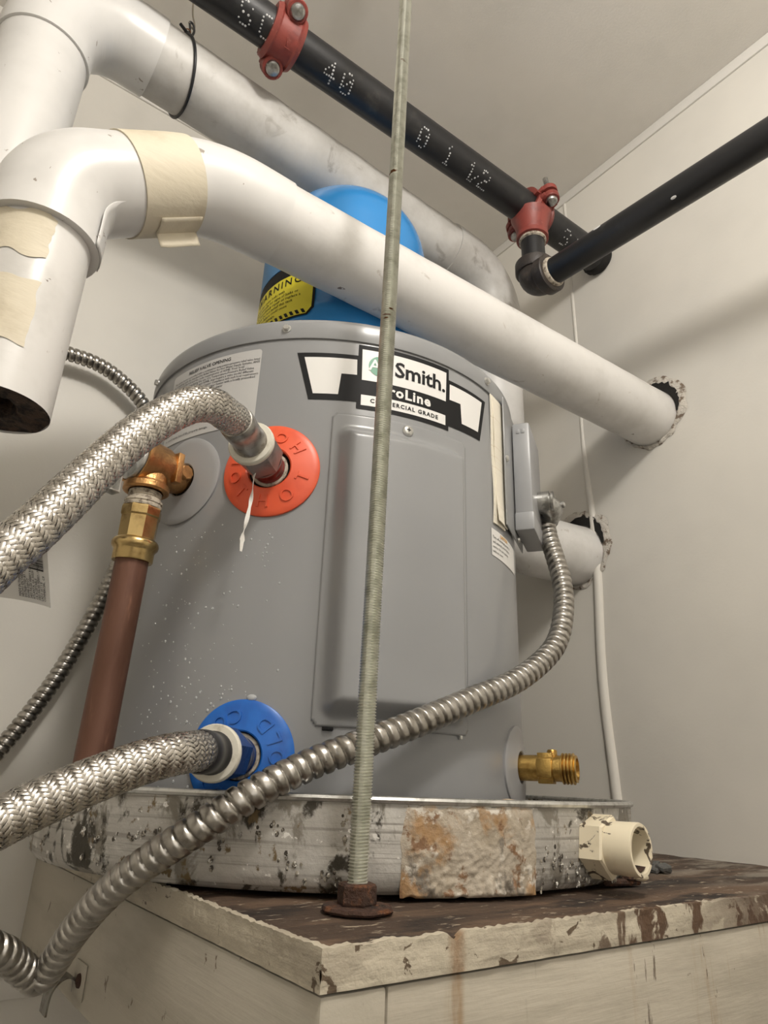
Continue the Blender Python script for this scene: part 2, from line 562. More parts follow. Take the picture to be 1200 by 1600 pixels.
# ------------------------------------------------------------------ the room
WX, WY, CZ, FZ = .88, .944, 1.193, -.95
X0, Y0 = -1.0, -.95
MB().bbox((X0, Y0, FZ - .05), (WX, WY, FZ)).build('floor', M_floor, kind='structure', label='grey concrete floor of the small closet')
MB().bbox((X0, Y0, CZ), (WX, WY, CZ + .05)).build('ceiling', M_ceil, kind='structure', label='off-white painted ceiling above the pipes')
MB().bbox((WX, Y0, FZ), (WX + .06, WY + .06, CZ + .05)).build('wall_right', M_wall, kind='structure', label='off-white wall that the pipes run into')
MB().bbox((X0, WY, FZ), (WX, WY + .06, CZ + .05)).build('wall_left', M_wall, kind='structure', label='off-white wall behind the water heater')
MB().bbox((X0, Y0 - .06, FZ), (WX, Y0, CZ + .05)).build('wall_front', M_wall, kind='structure', label='off-white closet wall behind the viewer')
MB().bbox((X0 - .06, Y0 - .06, FZ), (X0, WY + .06, CZ + .05)).build('wall_back', M_wall, kind='structure', label='off-white closet wall on the far left')
MB().rbox((WX - .001, (Y0 + WY) / 2, CZ - .011), (.005, WY - Y0, .022), bev=.0012).build('trim_1', M_trim, kind='structure', label='thin painted strip below the ceiling on the right wall')
MB().rbox(((X0 + WX) / 2, WY - .001, CZ - .011), (WX - X0, .005, .022), bev=.0012).build('trim_2', M_trim, kind='structure', label='thin painted strip below the ceiling on the wall behind')
sp = [(WX + .001, .637 + .004 * math.sin(i * .9) * (i > 6), CZ - .022 - i * .06) for i in range(21)]
MB().tube(spline(sp, .02), [.0035 + .0045 * min(1, max(0, (k - 26) / 12)) for k in range(len(spline(sp, .02)))], 14).build(
    'trim_3', M_wall, kind='structure', label='painted half round strip running down the right wall')
MB().rbox(((X0 + .19) / 2, WY - .004, -.147), (.19 - X0 + .1, .012, .021), bev=.004).build('trim_4', M_trim, kind='structure', label='painted horizontal strip on the wall below the platform')

# ------------------------------------------------------------------ wooden platform
PX, PY = .2007, .3145
plat = thing('wooden_platform', (.54, .63, -.112), 'painted wooden shelf platform with a rotten dark top under the water heater', 'platform')
# top board: gently warped surface
mb = MB()
nx, ny = 70, 60
x0, x1, y0, y1 = PX + .0015, WX, PY + .0015, WY
V, F = [], []
for j in range(ny + 1):
    for i in range(nx + 1):
        x, y = x0 + (x1 - x0) * i / nx, y0 + (y1 - y0) * j / ny
        h = .0012 * nz(x, y * 3, 0, 18) + .0008 * nz(x * 2, y * 7, 3, 30) - .0006
        e = min(i, j, 6) / 6.
        V.append((x, y, min(0, h) * 1. - .0008 * (1 - e)))
F = [(j * (nx + 1) + i, j * (nx + 1) + i + 1, (j + 1) * (nx + 1) + i + 1, (j + 1) * (nx + 1) + i) for j in range(ny) for i in range(nx)]
b0 = len(V)
V += [(x0, y0, -.0178), (x1, y0, -.0178), (x1, y1, -.0178), (x0, y1, -.0178)]
F.append((b0 + 3, b0 + 2, b0 + 1, b0))
row = nx + 1
F.append(tuple(list(range(0, row)) + [b0 + 1, b0]))
F.append(tuple([j * row for j in range(ny, -1, -1)] + [b0, b0 + 3]))
F.append(tuple([j * row + nx for j in range(ny + 1)] + [b0 + 2, b0 + 1]))
F.append(tuple([ny * row + i for i in range(nx, -1, -1)] + [b0 + 3, b0 + 2]))
mb.add(V, F)
mb.build('top_board', M_wood, plat, label='dark rotten wooden board', recalc=False)


def ragged(p0, d, length, n, seed, notch=None):
    """paint crust on the board edge: front sheet with an uneven top lip that curls over the edge"""
    m_ = MB()
    V, F = [], []
    d = Vector(d)
    out = Vector((d.y, -d.x, 0)) if d.x > .5 else Vector((-1, 0, 0))
    rows = 6
    for i in range(n + 1):
        s_ = length * i / n
        top = .0008 + .0011 * nz(s_, seed, 0, 60) + .0012 * nz(s_, seed, 5, 220)
        if notch and abs(s_ - notch) < .006:
            top -= .0045 * (1 - abs(s_ - notch) / .006)
        c = Vector(p0) + d * s_
        for r in range(rows):
            t = r / (rows - 1)
            z = -.0175 + (top + .0175) * t
            bulge = .0016 + .0006 * nz(s_, z * 3, seed, 90) + (.0007 if .35 < t < .45 else 0)
            q = c + out * bulge
            V.append((q.x, q.y, z))
        q = c - out * (.0022 + .0015 * nz(s_, seed, 9, 110))
        V.append((q.x, q.y, top + .0003))
        V.append((q.x, q.y, -.004))
    k = rows + 2
    for i in range(n):
        for r in range(k - 1):
            F.append((i * k + r, (i + 1) * k + r, (i + 1) * k + r + 1, i * k + r + 1))
    m_.add(V, F)
    return m_


ragged((PX - .0016, PY, 0), (1, 0, 0), WX - PX + .0016, 420, 1.3, notch=.0846).build('edge_paint', M_edge, plat, label='flaking cream paint on the front edge of the board', sharp=60)
ragged((PX, PY - .0016, 0), (0, 1, 0), WY - PY + .0016, 260, 4.7).build('edge_paint', M_edge, plat, label='flaking cream paint on the side edge of the board', sharp=60)


def board(lo, hi, name, m, lab=None, bev=.0022):
    c = [(a + b) / 2 for a, b in zip(lo, hi)]
    return MB().rbox(c, [b - a for a, b in zip(lo, hi)], bev=bev).build(name, m, plat, label=lab)


board((PX, PY, -.1095), (PX + .0385, WY, -.0187), 'skirt_board', M_skirt2, 'painted side board under the platform')
board((PX + .0392, PY + .0004, -.1095), (WX, PY + .038, -.0187), 'skirt_board', M_skirt, 'painted front board with brown drip stains')
MB().bbox((PX + .0385, WY - .03, -.1), (WX, WY, -.0187)).build('ledger_board', M_skirt2, plat)
# debris on the platform
mb = MB()
for k in range(7):
    a = k * .9
    mb.rbox((.683 + .016 * math.cos(a) * (k % 3) * .5, .452 + .010 * math.sin(a), .0035 + .0015 * (k % 2)), (.016, .009, .005),
            basis((math.cos(a) * .3, math.sin(a) * .4, 1)), bev=.0012, seg=1)
mb.build('plaster_rubble', M_chip, label='small heap of dark grey rubble on the platform near the wall', cat='rubble', smooth=False)
mb = MB().rbox((.545, .4, .003), (.05, .014, .005), basis((.03, .05, 1)), bev=.0015, seg=1).rbox((.56, .395, .0055), (.02, .008, .004), basis((.1, .1, 1)), bev=.001, seg=1)
mb.build('wood_splinter', M_rust, label='dark wood splinter on the platform beside the pan', cat='splinter', smooth=False)

# ------------------------------------------------------------------ drain pan
PCX, PCY, PR = .4456, .6836, .305
TA = math.radians(30.8)
pan = thing('drain_pan', (PCX, PCY, 0), 'round galvanised drain pan with grey and black corrosion under the heater', 'pan', -TA, local=True)


def pp(phi, z, r):
    a = math.radians(phi)
    return Vector((r * math.sin(a), -r * math.cos(a), z))


def dent(r, h, a):
    x, y = math.cos(a), math.sin(a)
    return r + (.0010 * nz(x * 3, y * 3, h * 20) + .0006 * nz(x * 9, y * 9, h * 50)) * (1 if r > .2 else 0), h


prof = [(0, .0042), (PR - .020, .0042), (PR - .009, .0048), (PR - .0045, .009), (PR - .0025, .014)] + \
       [(PR - .0025 + .0015 * t, .014 + .047 * t) for t in (.25, .5, .75, 1)]
outer = [(PR + .0002, .061), (PR - .0003, .045), (PR - .0010, .03), (PR - .0018, .016), (PR - .0032, .0085), (PR - .008, .0035), (PR - .016, .0022), (0, .0022)]
MB().lathe(prof + outer, (0, 0, 0), (0, 0, 1), n=160, fn=dent).build('pan_body', M_pan, pan, sharp=60)
rim = [(PR + .0005 + .0026 * math.cos(t), .0628 + .0026 * math.sin(t)) for t in [2 * PI * k / 8 for k in range(9)]]
MB().lathe(rim, (0, 0, 0), (0, 0, 1), n=160, fn=dent).build('rolled_rim', M_zinc, pan, label='rolled bright rim of the pan')
# resin patch, lumpy slab following the wall
V, F = [], []
na, nh = 90, 50
for i in range(na + 1):
    for j in range(nh + 1):
        u, t = i / na, j / nh
        phi = 6.1 + 20.5 * u + .25 * nz(t * 6, 1, 2, 1)
        lowz = .0015 + .0035 * nz(u * 5, 0, 0, 1.7) - (.005 if .72 < u < .86 else 0)
        z = max(.0022, lowz) + (.0598 - lowz) * t
        ed = min(u, 1 - u, t * 2 + .02, (1 - t) * 1.2) * 14
        ed = max(0., min(1., ed))
        lump = .0014 + .0012 * nz(u * 9, t * 5, 0, 1) + .0012 * nz(u * 30, t * 16, 4, 1) * (1.2 - t) + .0005 * nz(u * 80, t * 44, 4, 1)
        if t < .22:
            lump += .004 * (1 - t / .22) * (.5 + nz(u * 22, 2, 1))
        V.append(pp(phi, z, PR - .0022 * max(0, 1 - z / .03) + max(.0003, lump) * ed))
F = [(i * (nh + 1) + j, (i + 1) * (nh + 1) + j, (i + 1) * (nh + 1) + j + 1, i * (nh + 1) + j + 1) for i in range(na) for j in range(nh)]
MB().add(V, F).build('patch', M_patch, pan, label='lumpy rust-stained resin patch on the pan wall', sharp=70)
# corrosion crust lumps
mb = MB()
for k in range(90):
    if k < 45:
        phi, z = rng.uniform(-88, 4), rng.uniform(.012, .055)
    else:
        phi, z = rng.uniform(27, 60), rng.uniform(.006, .03)
    c = pp(phi, z, PR - .0004)
    nrm = pp(phi, 0, 1)
    for q in range(3):
        d = Vector((rng.normal(), rng.normal(), rng.normal())) * .0024
        mb.sphere(c + d - nrm * d.dot(nrm), rng.uniform(.0007, .0019), 6, 4, (1, 1.3, .3), basis(nrm))
mb.build('corrosion_crust', M_crust, pan, label='crumbly corrosion crust', kind='stuff')
# drain adapter
fo, fn_ = pp(40, .033, PR - .002), pp(40, 0, 1)
ad = MB().hexlathe([(.0222, 0), (.0236, .001), (.0236, .018), (.0222, .0195), (.0, .0195)], fo, fn_, rot=.35).build('adapter_hex', M_cpvc, pan, label='cream plastic hex drain adapter', sharp=20)
MB().lathe([(.0190, .017), (.0193, .0405), (.0188, .042), (.0164, .042), (.0160, .0405), (.0155, .012), (.0, .012)], fo, fn_, n=40).build('adapter_spout', M_cpvc, ad, label='open cream plastic spout')
MB().lathe([(.0160, .020), (.0154, .039), (.0147, .040), (.0133, .020)], fo, fn_, n=16, a0=-2.25, a1=-.95).build('spout_residue', M_rust, ad, label='rusty residue in the spout')
MB().sphere(pp(44.6, .0115, PR + .026), .005, 8, 5, (1.3, .7, .6)).build('drip_crust', M_cpvc, ad)

# ------------------------------------------------------------------ water heater
TR, TCX, TCY = .2286, .4085, .6853
DEG = PI / 180
heat = thing('water_heater', (TCX, TCY, .0), 'squat grey cylindrical electric water heater standing in the drain pan', 'water heater', -TA, local=True)


def tp(phi, z, r=TR):
    a = phi * DEG
    return Vector((r * math.sin(a), -r * math.cos(a), z))


def tn(phi):
    return tp(phi, 0, 1.)


def tt(phi):
    return Vector((math.cos(phi * DEG), math.sin(phi * DEG), 0))


MB().lathe([(0, .006), (TR - .012, .006), (TR - .003, .008), (TR, .014)] + [(TR, .014 + .458 * k / 8) for k in range(1, 9)] +
           [(TR, .490), (TR - .01, .4905), (0, .4905)], (0, 0, 0), (0, 0, 1), n=160).build('jacket', M_grey, heat)
CR = TR + .0022
cap = MB().lathe([(TR - .002, .4855), (CR - .0003, .4852), (CR, .4858), (CR, .503), (CR - .0006, .5065), (CR - .003, .5092), (CR - .007, .5098), (CR - .012, .5085), (CR - .02, .5075), (0, .5075)],
                 (0, 0, 0), (0, 0, 1), n=160).build('top_lid', M_grey, heat, sharp=50)
for phi in (-64.5, -13.9, 45.8, 104, 180, 240):
    sc = MB()
    p, n_ = tp(phi, .4965, CR), tn(phi)
    sc.lathe([(.0046, 0), (.0046, .0008), (.003, .0009)], p, n_, n=14)
    sc.hexlathe([(.0034, .0005), (.0034, .0036), (.0029, .0042), (0, .0042)], p, n_)
    sc.build('lid_screw', M_zinc, cap, label='bright hex screw')


def wrap(VF, rr, p0=0., mb_=None):
    """(degrees*R arc, z) flat shape -> tank surface"""
    V, F = VF
    return (mb_ or MB()).add([tp(x / (TR * DEG) + p0, y, rr + (v_z if False else 0)) for x, y, v_z in V], F)


A = TR * DEG   # metres per degree on the jacket


def decal(pts_deg, rr, mb_=None):
    return wrap(poly2d([(p[0] * A, p[1]) for p in pts_deg], .008), rr, 0, mb_)


def wtext(body, size, phi, z, rr, mb_=None, slope=0., **kw):
    V, F = text2d(body, size, **kw)
    return (mb_ or MB()).add([tp(phi + x / A, z + y + slope * x, rr) for x, y, _ in V], F)


# access panel: pressed cover with a raised field
PH0, PH1, PZ0, PZ1 = -.8, 35.9, .114, .4015


def panel_h(u, v):
    w_, h_ = (PH1 - PH0) * A, PZ1 - PZ0

    def rd(x0, x1, y0, y1, r):
        cx, cy = (x0 + x1) / 2, (y0 + y1) / 2
        qx, qy = abs(u - cx) - (x1 - x0) / 2 + r, abs(v - cy) - (y1 - y0) / 2 + r
        return -(math.hypot(max(qx, 0), max(qy, 0)) + min(max(qx, qy), 0) - r)
    d = rd(.0045, w_ - .0035, .006, h_ - .013, .013)
    t = max(0, min(1, d / .0165))
    t = t * t * (3 - 2 * t)
    cc = (u - w_ / 2) / (w_ / 2)
    flat = .0035 * (1 - cc * cc)
    dip = .0014 * math.exp(-((u - w_ * .34) / .006) ** 2)
    return .0014 + t * (.0165 - flat * .6 - dip * 0 + .0004 * nz(u * 9, v * 5, 0, 1))


NU, NV = 84, 132
V, F = [], []
for i in range(NU + 1):
    for j in range(NV + 1):
        u, v = (PH1 - PH0) * A * i / NU, (PZ1 - PZ0) * j / NV
        # rounded plate corners
        r = .009
        V.append(tp(PH0 + u / A, PZ0 + v, TR + panel_h(u, v)))
F = [(i * (NV + 1) + j, (i + 1) * (NV + 1) + j, (i + 1) * (NV + 1) + j + 1, i * (NV + 1) + j + 1) for i in range(NU) for j in range(NV)]
keep = []
w_, h_ = (PH1 - PH0) * A, PZ1 - PZ0
for q in F:
    i, j = divmod(q[0], NV + 1)
    u, v = w_ * (i + .5) / NU, h_ * (j + .5) / NV
    qx, qy = abs(u - w_ / 2) - w_ / 2 + .009, abs(v - h_ / 2) - h_ / 2 + .009
    if not (qx > 0 and qy > 0 and math.hypot(qx, qy) > .0095):
        keep.append(q)
pn = MB().add(V, keep).build('access_panel', M_grey, heat, label='grey pressed access panel with a raised field', sharp=80)
so = pn.modifiers.new('thick', 'SOLIDIFY')
so.thickness, so.offset = .0012, -1
sc = MB()
sc.lathe([(.0060, 0), (.0058, .0012), (.0045, .0025), (.0022, .003), (0, .003)], tp(17.9, .3935, TR + .0014), tn(17.9), n=18)
scr = sc.build('panel_screw', M_zinc, pn, label='bright pan head screw')
x_, y_ = tt(17.9), Vector((0, 0, 1))
MB().box(tp(17.9, .3935, TR + .0043), (.0042, .0009, .0006), (x_, y_, tn(17.9))).box(tp(17.9, .3935, TR + .0043), (.0009, .0042, .0006), (x_, y_, tn(17.9))).build('screw_slot', M_ink, pn)
MB().rbox(tp(2.6, .1125, TR + .002), (.009, .003, .003), (tt(2.6), tn(2.6), Vector((0, 0, 1))), bev=.0006).build('panel_tab', M_ink, pn)
MB().rbox(tp(33.2, .1125, TR + .002), (.003, .003, .003), (tt(33.2), tn(33.2), Vector((0, 0, 1))), bev=.0006).build('panel_tab', M_zinc, pn)

# maker badge
r1 = TR + .0005
bg = decal([(-10.7, .4685), (4.55, .4692), (4.55, .4825), (30.3, .4825), (30.3, .4697), (45.5, .4697), (42.4, .4160), (30.1, .4145), (30.1, .4088), (4.65, .4088), (4.65, .4160), (-7.0, .4152)], r1).build(
    'maker_badge', M_ink, heat, label='black and white maker badge with lettering', recalc=False)
r2 = r1 + .0003
wb = MB()
decal([(-8.8, .4632), (4.3, .464), (4.45, .4464), (.6, .446), (.1, .4222), (-6.0, .4217)], r2, wb)
decal([(30.55, .4648), (43.6, .4652), (41.5, .4250), (34.8, .4240), (34.4, .4470), (30.45, .4460)], r2, wb)
decal([(5.5, .4772), (29.4, .4770), (29.2, .4420), (5.7, .4415)], r2, wb)
decal([(5.7, .4248), (29.05, .4252), (29.05, .4138), (5.75, .4131)], r2, wb)
wb.build('badge_panels', M_white, bg, recalc=False)
r3 = r2 + .0003
el = [(10.4 + 3.15 * math.cos(t), .4597 + .0118 * math.sin(t)) for t in [2 * PI * k / 32 for k in range(32)]]
decal(el, r3).build('badge_emblem', M_green, bg, label='green oval emblem', recalc=False)
wtext('AO', .0185, 10.55, .4597, r3 + .0003, bold=.012, space=.82).build('emblem_letters', M_white, bg, recalc=False)
tb = MB()
wtext('Smith.', .0245, 21.55, .4597, r3, tb, bold=.022, space=.98)
tb.build('badge_lettering', M_ink, bg, recalc=False)
wtext('COMMERCIAL GRADE', .0062, 17.3, .4190, r3, bold=.03, space=1.28).build('badge_lettering', M_ink, bg, recalc=False)
wtext('ProLine', .0155, 17.35, .4334, r3, bold=.034, space=1.14).build('badge_lettering', M_white, bg, recalc=False)

# relief valve sticker
rs = decal(rrect(-51., -20., .391, .4765, 1.1) if False else [(p[0] / A, p[1]) for p in rrect(-51 * A, -20 * A, .3895, .4765, .004)], r1).build(
    'relief_valve_sticker', M_stick, heat, label='silver sticker with black print headed RELIEF VALVE OPENING', recalc=False)
tb = MB()
wtext('RELIEF VALVE OPENING', .0056, -36.3, .4706, r2, tb, bold=.02)
lines = ['This water heater is provided with a combination temperature-pressure relief valve listed',
         'as complying with the standard for Relief Valves for Hot Water Supply Systems, ANSI',
         'Z21.22 and CSA 4.4 and the code requirements of ASME. Your local',
         'jurisdiction, while mandating the use of a Temperature-Pressure Relief Valve',
         'complying with ANSI Z21.22 and ASME, may require a valve model different',
         'from the one furnished with the water heater. Compliance with such local requirements',
         'must be satisfied by the end user of the water heater with a locally prescribed',
         'valve installed in the designated opening in the water', 'heater.', '',
         'Install a valve sized as required by local codes, but not less',
         'than a relief valve certified as meeting the', 'requirements of ANSI Z21.22-CSA 4.4', 'The valve must maintain orifice', 'rating and must be marked',
         'for the opening within 6 inches', 'of the top and away from the electrical', 'wiring, must be threaded or', 'plugged and', '',
         'to avoid injury, loss of life, property damage.']
for i, s in enumerate(lines):
    if s:
        V, F = text2d(s, .0036, bold=.008, align='LEFT', res=1)
        wd = max(p[0] for p in V)
        tgt = (.117 if i < 9 else .117) * min(1, wd / .148)
        k = min(1.0, .117 / wd)
        MBz = tb.add([tp(-49.7 + x * k / A, .4648 - i * .00345 + y, r2) for x, y, _ in V], F)
tb.build('sticker_print', M_print, rs, recalc=False)

# escutcheon rings wrapped on the jacket
def ring(name, m, phi, z, ro, ri, h0, h1, lab, par=heat, letters=None):
    V, F = [], []
    prof = [(ro, -.002), (ro, h0 * .7), (ro - .0012, h0), (ri + .0012, h1), (ri, h1 - .0008), (ri, -.002)]
    prof2 = prof[:2] + [(ro - .0012 + (ri - ro + .0024) * k / 5, h0 + (h1 - h0) * k / 5) for k in range(6)] + prof[4:]
    n = 72
    for r, h in prof2:
        for k in range(n):
            a = 2 * PI * k / n
            V.append(tp(phi + r * math.cos(a) / A, z + r * math.sin(a), TR + h))
    F = [(i * n + k, i * n + (k + 1) % n, (i + 1) * n + (k + 1) % n, (i + 1) * n + k) for i in range(len(prof2) - 1) for k in range(n)]
    o = MB().add(V, F).build(name, m, par, label=lab, sharp=35)
    if letters:
        mb_ = MB()
        for ch, ang in letters:
            V2, F2 = text2d(ch, .0165, bold=.008, res=3)
            bm = bmesh.new()
            vs_ = [bm.verts.new(p) for p in V2]
            for q in F2:
                try:
                    bm.faces.new([vs_[t] for t in q])
                except ValueError:
                    pass
            ext = bmesh.ops.extrude_face_region(bm, geom=list(bm.faces))
            for v_ in [g for g in ext['geom'] if isinstance(g, bmesh.types.BMVert)]:
                v_.co.z = 1
            bm.verts.index_update()
            rc = (ro + ri) / 2
            Vm = []
            for v_ in bm.verts:
                a = math.radians(ang) + v_.co.x / rc
                r = rc - v_.co.y
                hh = h0 + (h1 - h0) * (ro - r) / (ro - ri) + (.0011 if v_.co.z > .5 else -.0006)
                Vm.append(tp(phi + r * math.cos(a) / A, z + r * math.sin(a), TR + hh))
            Fm = [tuple(v_.index for v_ in q.verts) for q in bm.faces]
            bm.free()
            mb_.add(Vm, Fm)
        mb_.build('raised_letters', m, o, sharp=30)
    return o


HZ, CZ2, HP = .339, .0895, -14.4
ring('hot_ring', M_hot, HP, HZ, .0462, .0200, .0030, .0075, 'orange red plastic ring with raised letters HOT', letters=[('H', -95), ('O', -55), ('T', -15), ('H', 40), ('O', 74), ('T', 108), ('H', 160), ('O', 192), ('T', 222)])
ring('cold_ring', M_cold, HP, CZ2, .0435, .0185, .0030, .0075, 'blue plastic ring with raised letters COLD', letters=[('C', -70), ('O', -38), ('O', 0), ('L', 26), ('D', 52), ('C', 100), ('O', 126), ('L', 152), ('D', 178), ('C', 222), ('O', 246)])
ring('relief_ring', M_escut, -39, .341, .0455, .0165, .0022, .0040, 'flat grey plastic ring around the relief valve')
ring('drain_ring', M_escut, 60, .092, .0385, .0145, .0026, .0052, 'grey plastic ring around the drain valve')
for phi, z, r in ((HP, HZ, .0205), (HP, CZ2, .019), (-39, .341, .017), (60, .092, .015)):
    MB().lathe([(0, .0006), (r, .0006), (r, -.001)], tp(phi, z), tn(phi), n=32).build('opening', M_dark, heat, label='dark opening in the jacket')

# nipples
for z, m, lab in ((HZ, M_nipr, 'red coated pipe nipple'), (CZ2, M_nipb, 'blue coated pipe nipple')):
    b, n_ = tp(HP, z), tn(HP)
    def lump(r, h, a):
        return r + .0006 * nz(math.cos(a) * 3, math.sin(a) * 3, h * 300), h
    np_ = MB().lathe([(0, -.001), (.0148, -.001), (.0150, .006), (.0140, .0072), (.0140, .0085), (.0150, .0098), (.0150, .018), (.0143, .020), (.0143, .034)], b, n_, n=32, fn=lump).build('nipple', m, heat, label=lab)
    MB().lathe([(.0155 + .0022 * math.cos(t), .003 + .0018 * math.sin(t)) for t in [2 * PI * k / 8 for k in range(9)]], b, n_, n=36, fn=lump).build('thread_sealant', M_putty, np_, label='crusty thread sealant')

# drain valve of the heater
db, dn_ = tp(60, .092), tn(60)
dv = MB().lathe([(0, 0), (.0118, 0), (.0118, .022), (.0126, .0225), (.0126, .036), (.0118, .0365), (.0118, .043)], db, dn_, n=30).build('drain_valve', M_brassd, heat, label='stubby brass drain valve')
g = [(.0118, .0425)]
for k in range(4):
    g += [(.0118, .0432 + k * .0032), (.0140, .0440 + k * .0032), (.0140, .0452 + k * .0032), (.0118, .0460 + k * .0032)]
MB().lathe(g + [(.0122, .0562), (.0122, .0572), (.0098, .0575), (.0095, .05), (0, .05)], db, dn_, n=34).build('hose_thread', M_brassd, dv, label='brass hose thread with open end', sharp=25)
u_, v_, w_ = Vector((0, 0, 1)), tt(60), dn_
MB().rbox(db + dn_ * .0285, (.0165, .0275, .014), (u_, v_, w_), bev=.0008).rbox(db + dn_ * .0285, (.0275, .0165, .014), (u_, v_, w_), bev=.0008).build('wrench_flats', M_brassd, dv)
MB().lathe([(.0048, .010), (.0048, .0155), (.0040, .0168), (.0018, .017), (.0018, .014), (0, .014)], db + dn_ * .0345, (0, 0, 1), n=16).build('valve_stem', M_brassd, dv)

# junction box on the right side with its bracket plate
PB = 64.
bn, bt, bz = tn(PB), tt(PB), Vector((0, 0, 1))
pc = bn * (TR + .0035) + Vector((0, 0, .4165))
plate = MB().rbox(pc + bt * .006 + bn * -.0006 + bz * -.004, (.100, .0016, .158), (bt, bn, bz), bev=.0006).build('bracket_plate', M_grey, heat, label='flat grey bracket plate behind the junction box')
MB().lathe([(.0042, 0), (.0042, .001), (.0028, .0026), (0, .003)], pc - bt * .036 + bn * .0002 + bz * -.001, bn, n=14).build('plate_screw', M_zinc, plate)
MB().lathe([(.0036, 0), (.0036, .001), (.0026, .0026), (0, .003)], pc + bt * .018 + bn * .0008 + bz * -.079, bn, n=14).build('plate_screw', M_zinc, plate)
jb = MB().rbox(pc + bt * .041 + bn * .0115 + bz * .0005, (.078, .021, .126), (bt, bn, bz), bev=.003).build('junction_box', M_grey2, heat, label='grey steel junction box on the side of the heater')
MB().rbox(pc + bt * .041 + bn * .0118 + bz * -.063, (.081, .022, .022), (bt, bn, bz), bev=.002).build('box_cover_flange', M_grey2, jb)
tb = MB()
for q in (0, 1):
    tb.rbox(pc + bt * .0018 + bn * (.008 + .006 * q) + bz * .052, (.0012, .004, .006), (bt, bn, bz), bev=.0005)
tb.build('pressed_marks', M_grey2, jb)

# manual tucked behind the plate: two leaves following the jacket, flared at the foot
mb = MB()
for k, (r0_, r1_, f0, z0_, z1_) in enumerate(((.0006, .0018, 48.2, .330, .4855), (.0021, .0030, 49.3, .333, .4840))):
    V = []
    nu_, nv_ = 6, 14
    for side in (r0_, r1_):
        for j in range(nv_ + 1):
            for i in range(nu_ + 1):
                t = j / nv_
                z = z0_ + (z1_ - z0_) * t
                wv = .0006 * math.sin(t * 9 + k) + .0028 * max(0, .16 - t) / .16 * k
                V.append(tp(f0 + 7.5 * i / nu_ + .35 * math.sin(t * 5), z, TR + side + wv * (1 - i / nu_)))
    F = []
    n1 = (nu_ + 1) * (nv_ + 1)
    for j in range(nv_):
        for i in range(nu_):
            a = j * (nu_ + 1) + i
            F += [(a, a + 1, a + nu_ + 2, a + nu_ + 1), (n1 + a, n1 + a + nu_ + 1, n1 + a + nu_ + 2, n1 + a + 1)]
    edg = [i for i in range(nu_ + 1)] + [j * (nu_ + 1) + nu_ for j in range(1, nv_ + 1)] + [nv_ * (nu_ + 1) + i for i in range(nu_ - 1, -1, -1)] + [j * (nu_ + 1) for j in range(nv_ - 1, 0, -1)]
    F += [(edg[i], edg[(i + 1) % len(edg)], edg[(i + 1) % len(edg)] + n1, edg[i] + n1) for i in range(len(edg))]
    mb.add(V, F)
mo = mb

# caution sticker
cs = decal([(47.2, .3235), (57.5, .3225), (66, .3215), (66, .2925), (57.5, .2925), (47.2, .2940)], r1).build('caution_sticker', M_white, heat, label='small white caution sticker under the junction box', recalc=False)
wtext('CAUTION', .0048, 55.0, .3195, r2, bold=.03).build('sticker_heading', M_orange, cs, recalc=False)
tb = MB()
for i, s in enumerate(['Turn off electrical power to', 'and external power before', 'service. Do not operate', 'without cover.']):
    V, F = text2d(s, .0040, bold=.01, align='LEFT', res=1)
    tb.add([tp(47.8 + x * 1.05 / A, .3145 - i * .0052 + y, r2) for x, y, _ in V], F)
tb.build('sticker_print', M_print, cs, recalc=False)

# water droplets
mb = MB()
for k in range(230):
    if k < 170:
        phi, z = rng.normal(-31, 8), rng.uniform(.06, .29)
    elif k < 215:
        phi, z = rng.normal(-24, 6), rng.uniform(.06, .16)
    else:
        phi, z = rng.normal(-14, 2), rng.uniform(.25, .285)
    r = .0005 + .0009 * rng.random() ** 3
    mb.sphere(tp(phi, z), r, 7, 4, (1, 1.15, .75), (tt(phi), Vector((0, 0, 1)), tn(phi)))
mb.build('water_droplets', M_drop, heat, label='tiny water droplets on the jacket', kind='stuff')
mb = MB().sphere(tp(-13.2, .1345, TR + .001), .0036, 10, 6, (1.2, .8, .7), (tt(-13), Vector((0, 0, 1)), tn(-13)))
mb.build('water_drop', M_drop, heat)

# manual as its own thing (world space)
RT = Matrix.Translation((TCX, TCY, 0)) @ Matrix.Rotation(-TA, 4, 'Z')
mo.v = [tuple(RT @ Vector(p)) for p in mo.v]
mo.build('instruction_booklet', M_paper, label='thin cream instruction booklet tucked behind the junction box plate', cat='booklet', smooth=False)


def W(v):
    return RT @ Vector(v)


def WN(v):
    return (RT.to_3x3() @ Vector(v)).normalized()


# ------------------------------------------------------------------ expansion tank
et = thing('expansion_tank', (TCX, TCY, .515), 'glossy blue domed expansion tank standing on top of the heater', 'tank', -TA, local=True)
ER = .1165
prof = [(0, 0), (.06, .002), (.09, .012), (.108, .035), (ER, .065), (ER, .095), (ER + .0012, .098), (ER + .0012, .108), (ER, .111), (ER, .26)]
prof += [(ER * math.cos(t), .26 + .112 * math.sin(t)) for t in [PI / 2 * k / 12 for k in range(1, 13)]]
MB().lathe(prof, (0, 0, 0), (0, 0, 1), n=96).build('tank_shell', M_blue, et)
EA = ER * DEG


def ep(phi, z, r):
    a = phi * DEG
    return Vector((r * math.sin(a), -r * math.cos(a), z))


def edecal(pts, rr, mb_=None):
    V, F = poly2d([(p[0] * EA, p[1]) for p in pts], .006)
    return (mb_ or MB()).add([ep(x / EA, y, rr) for x, y, _ in V], F)


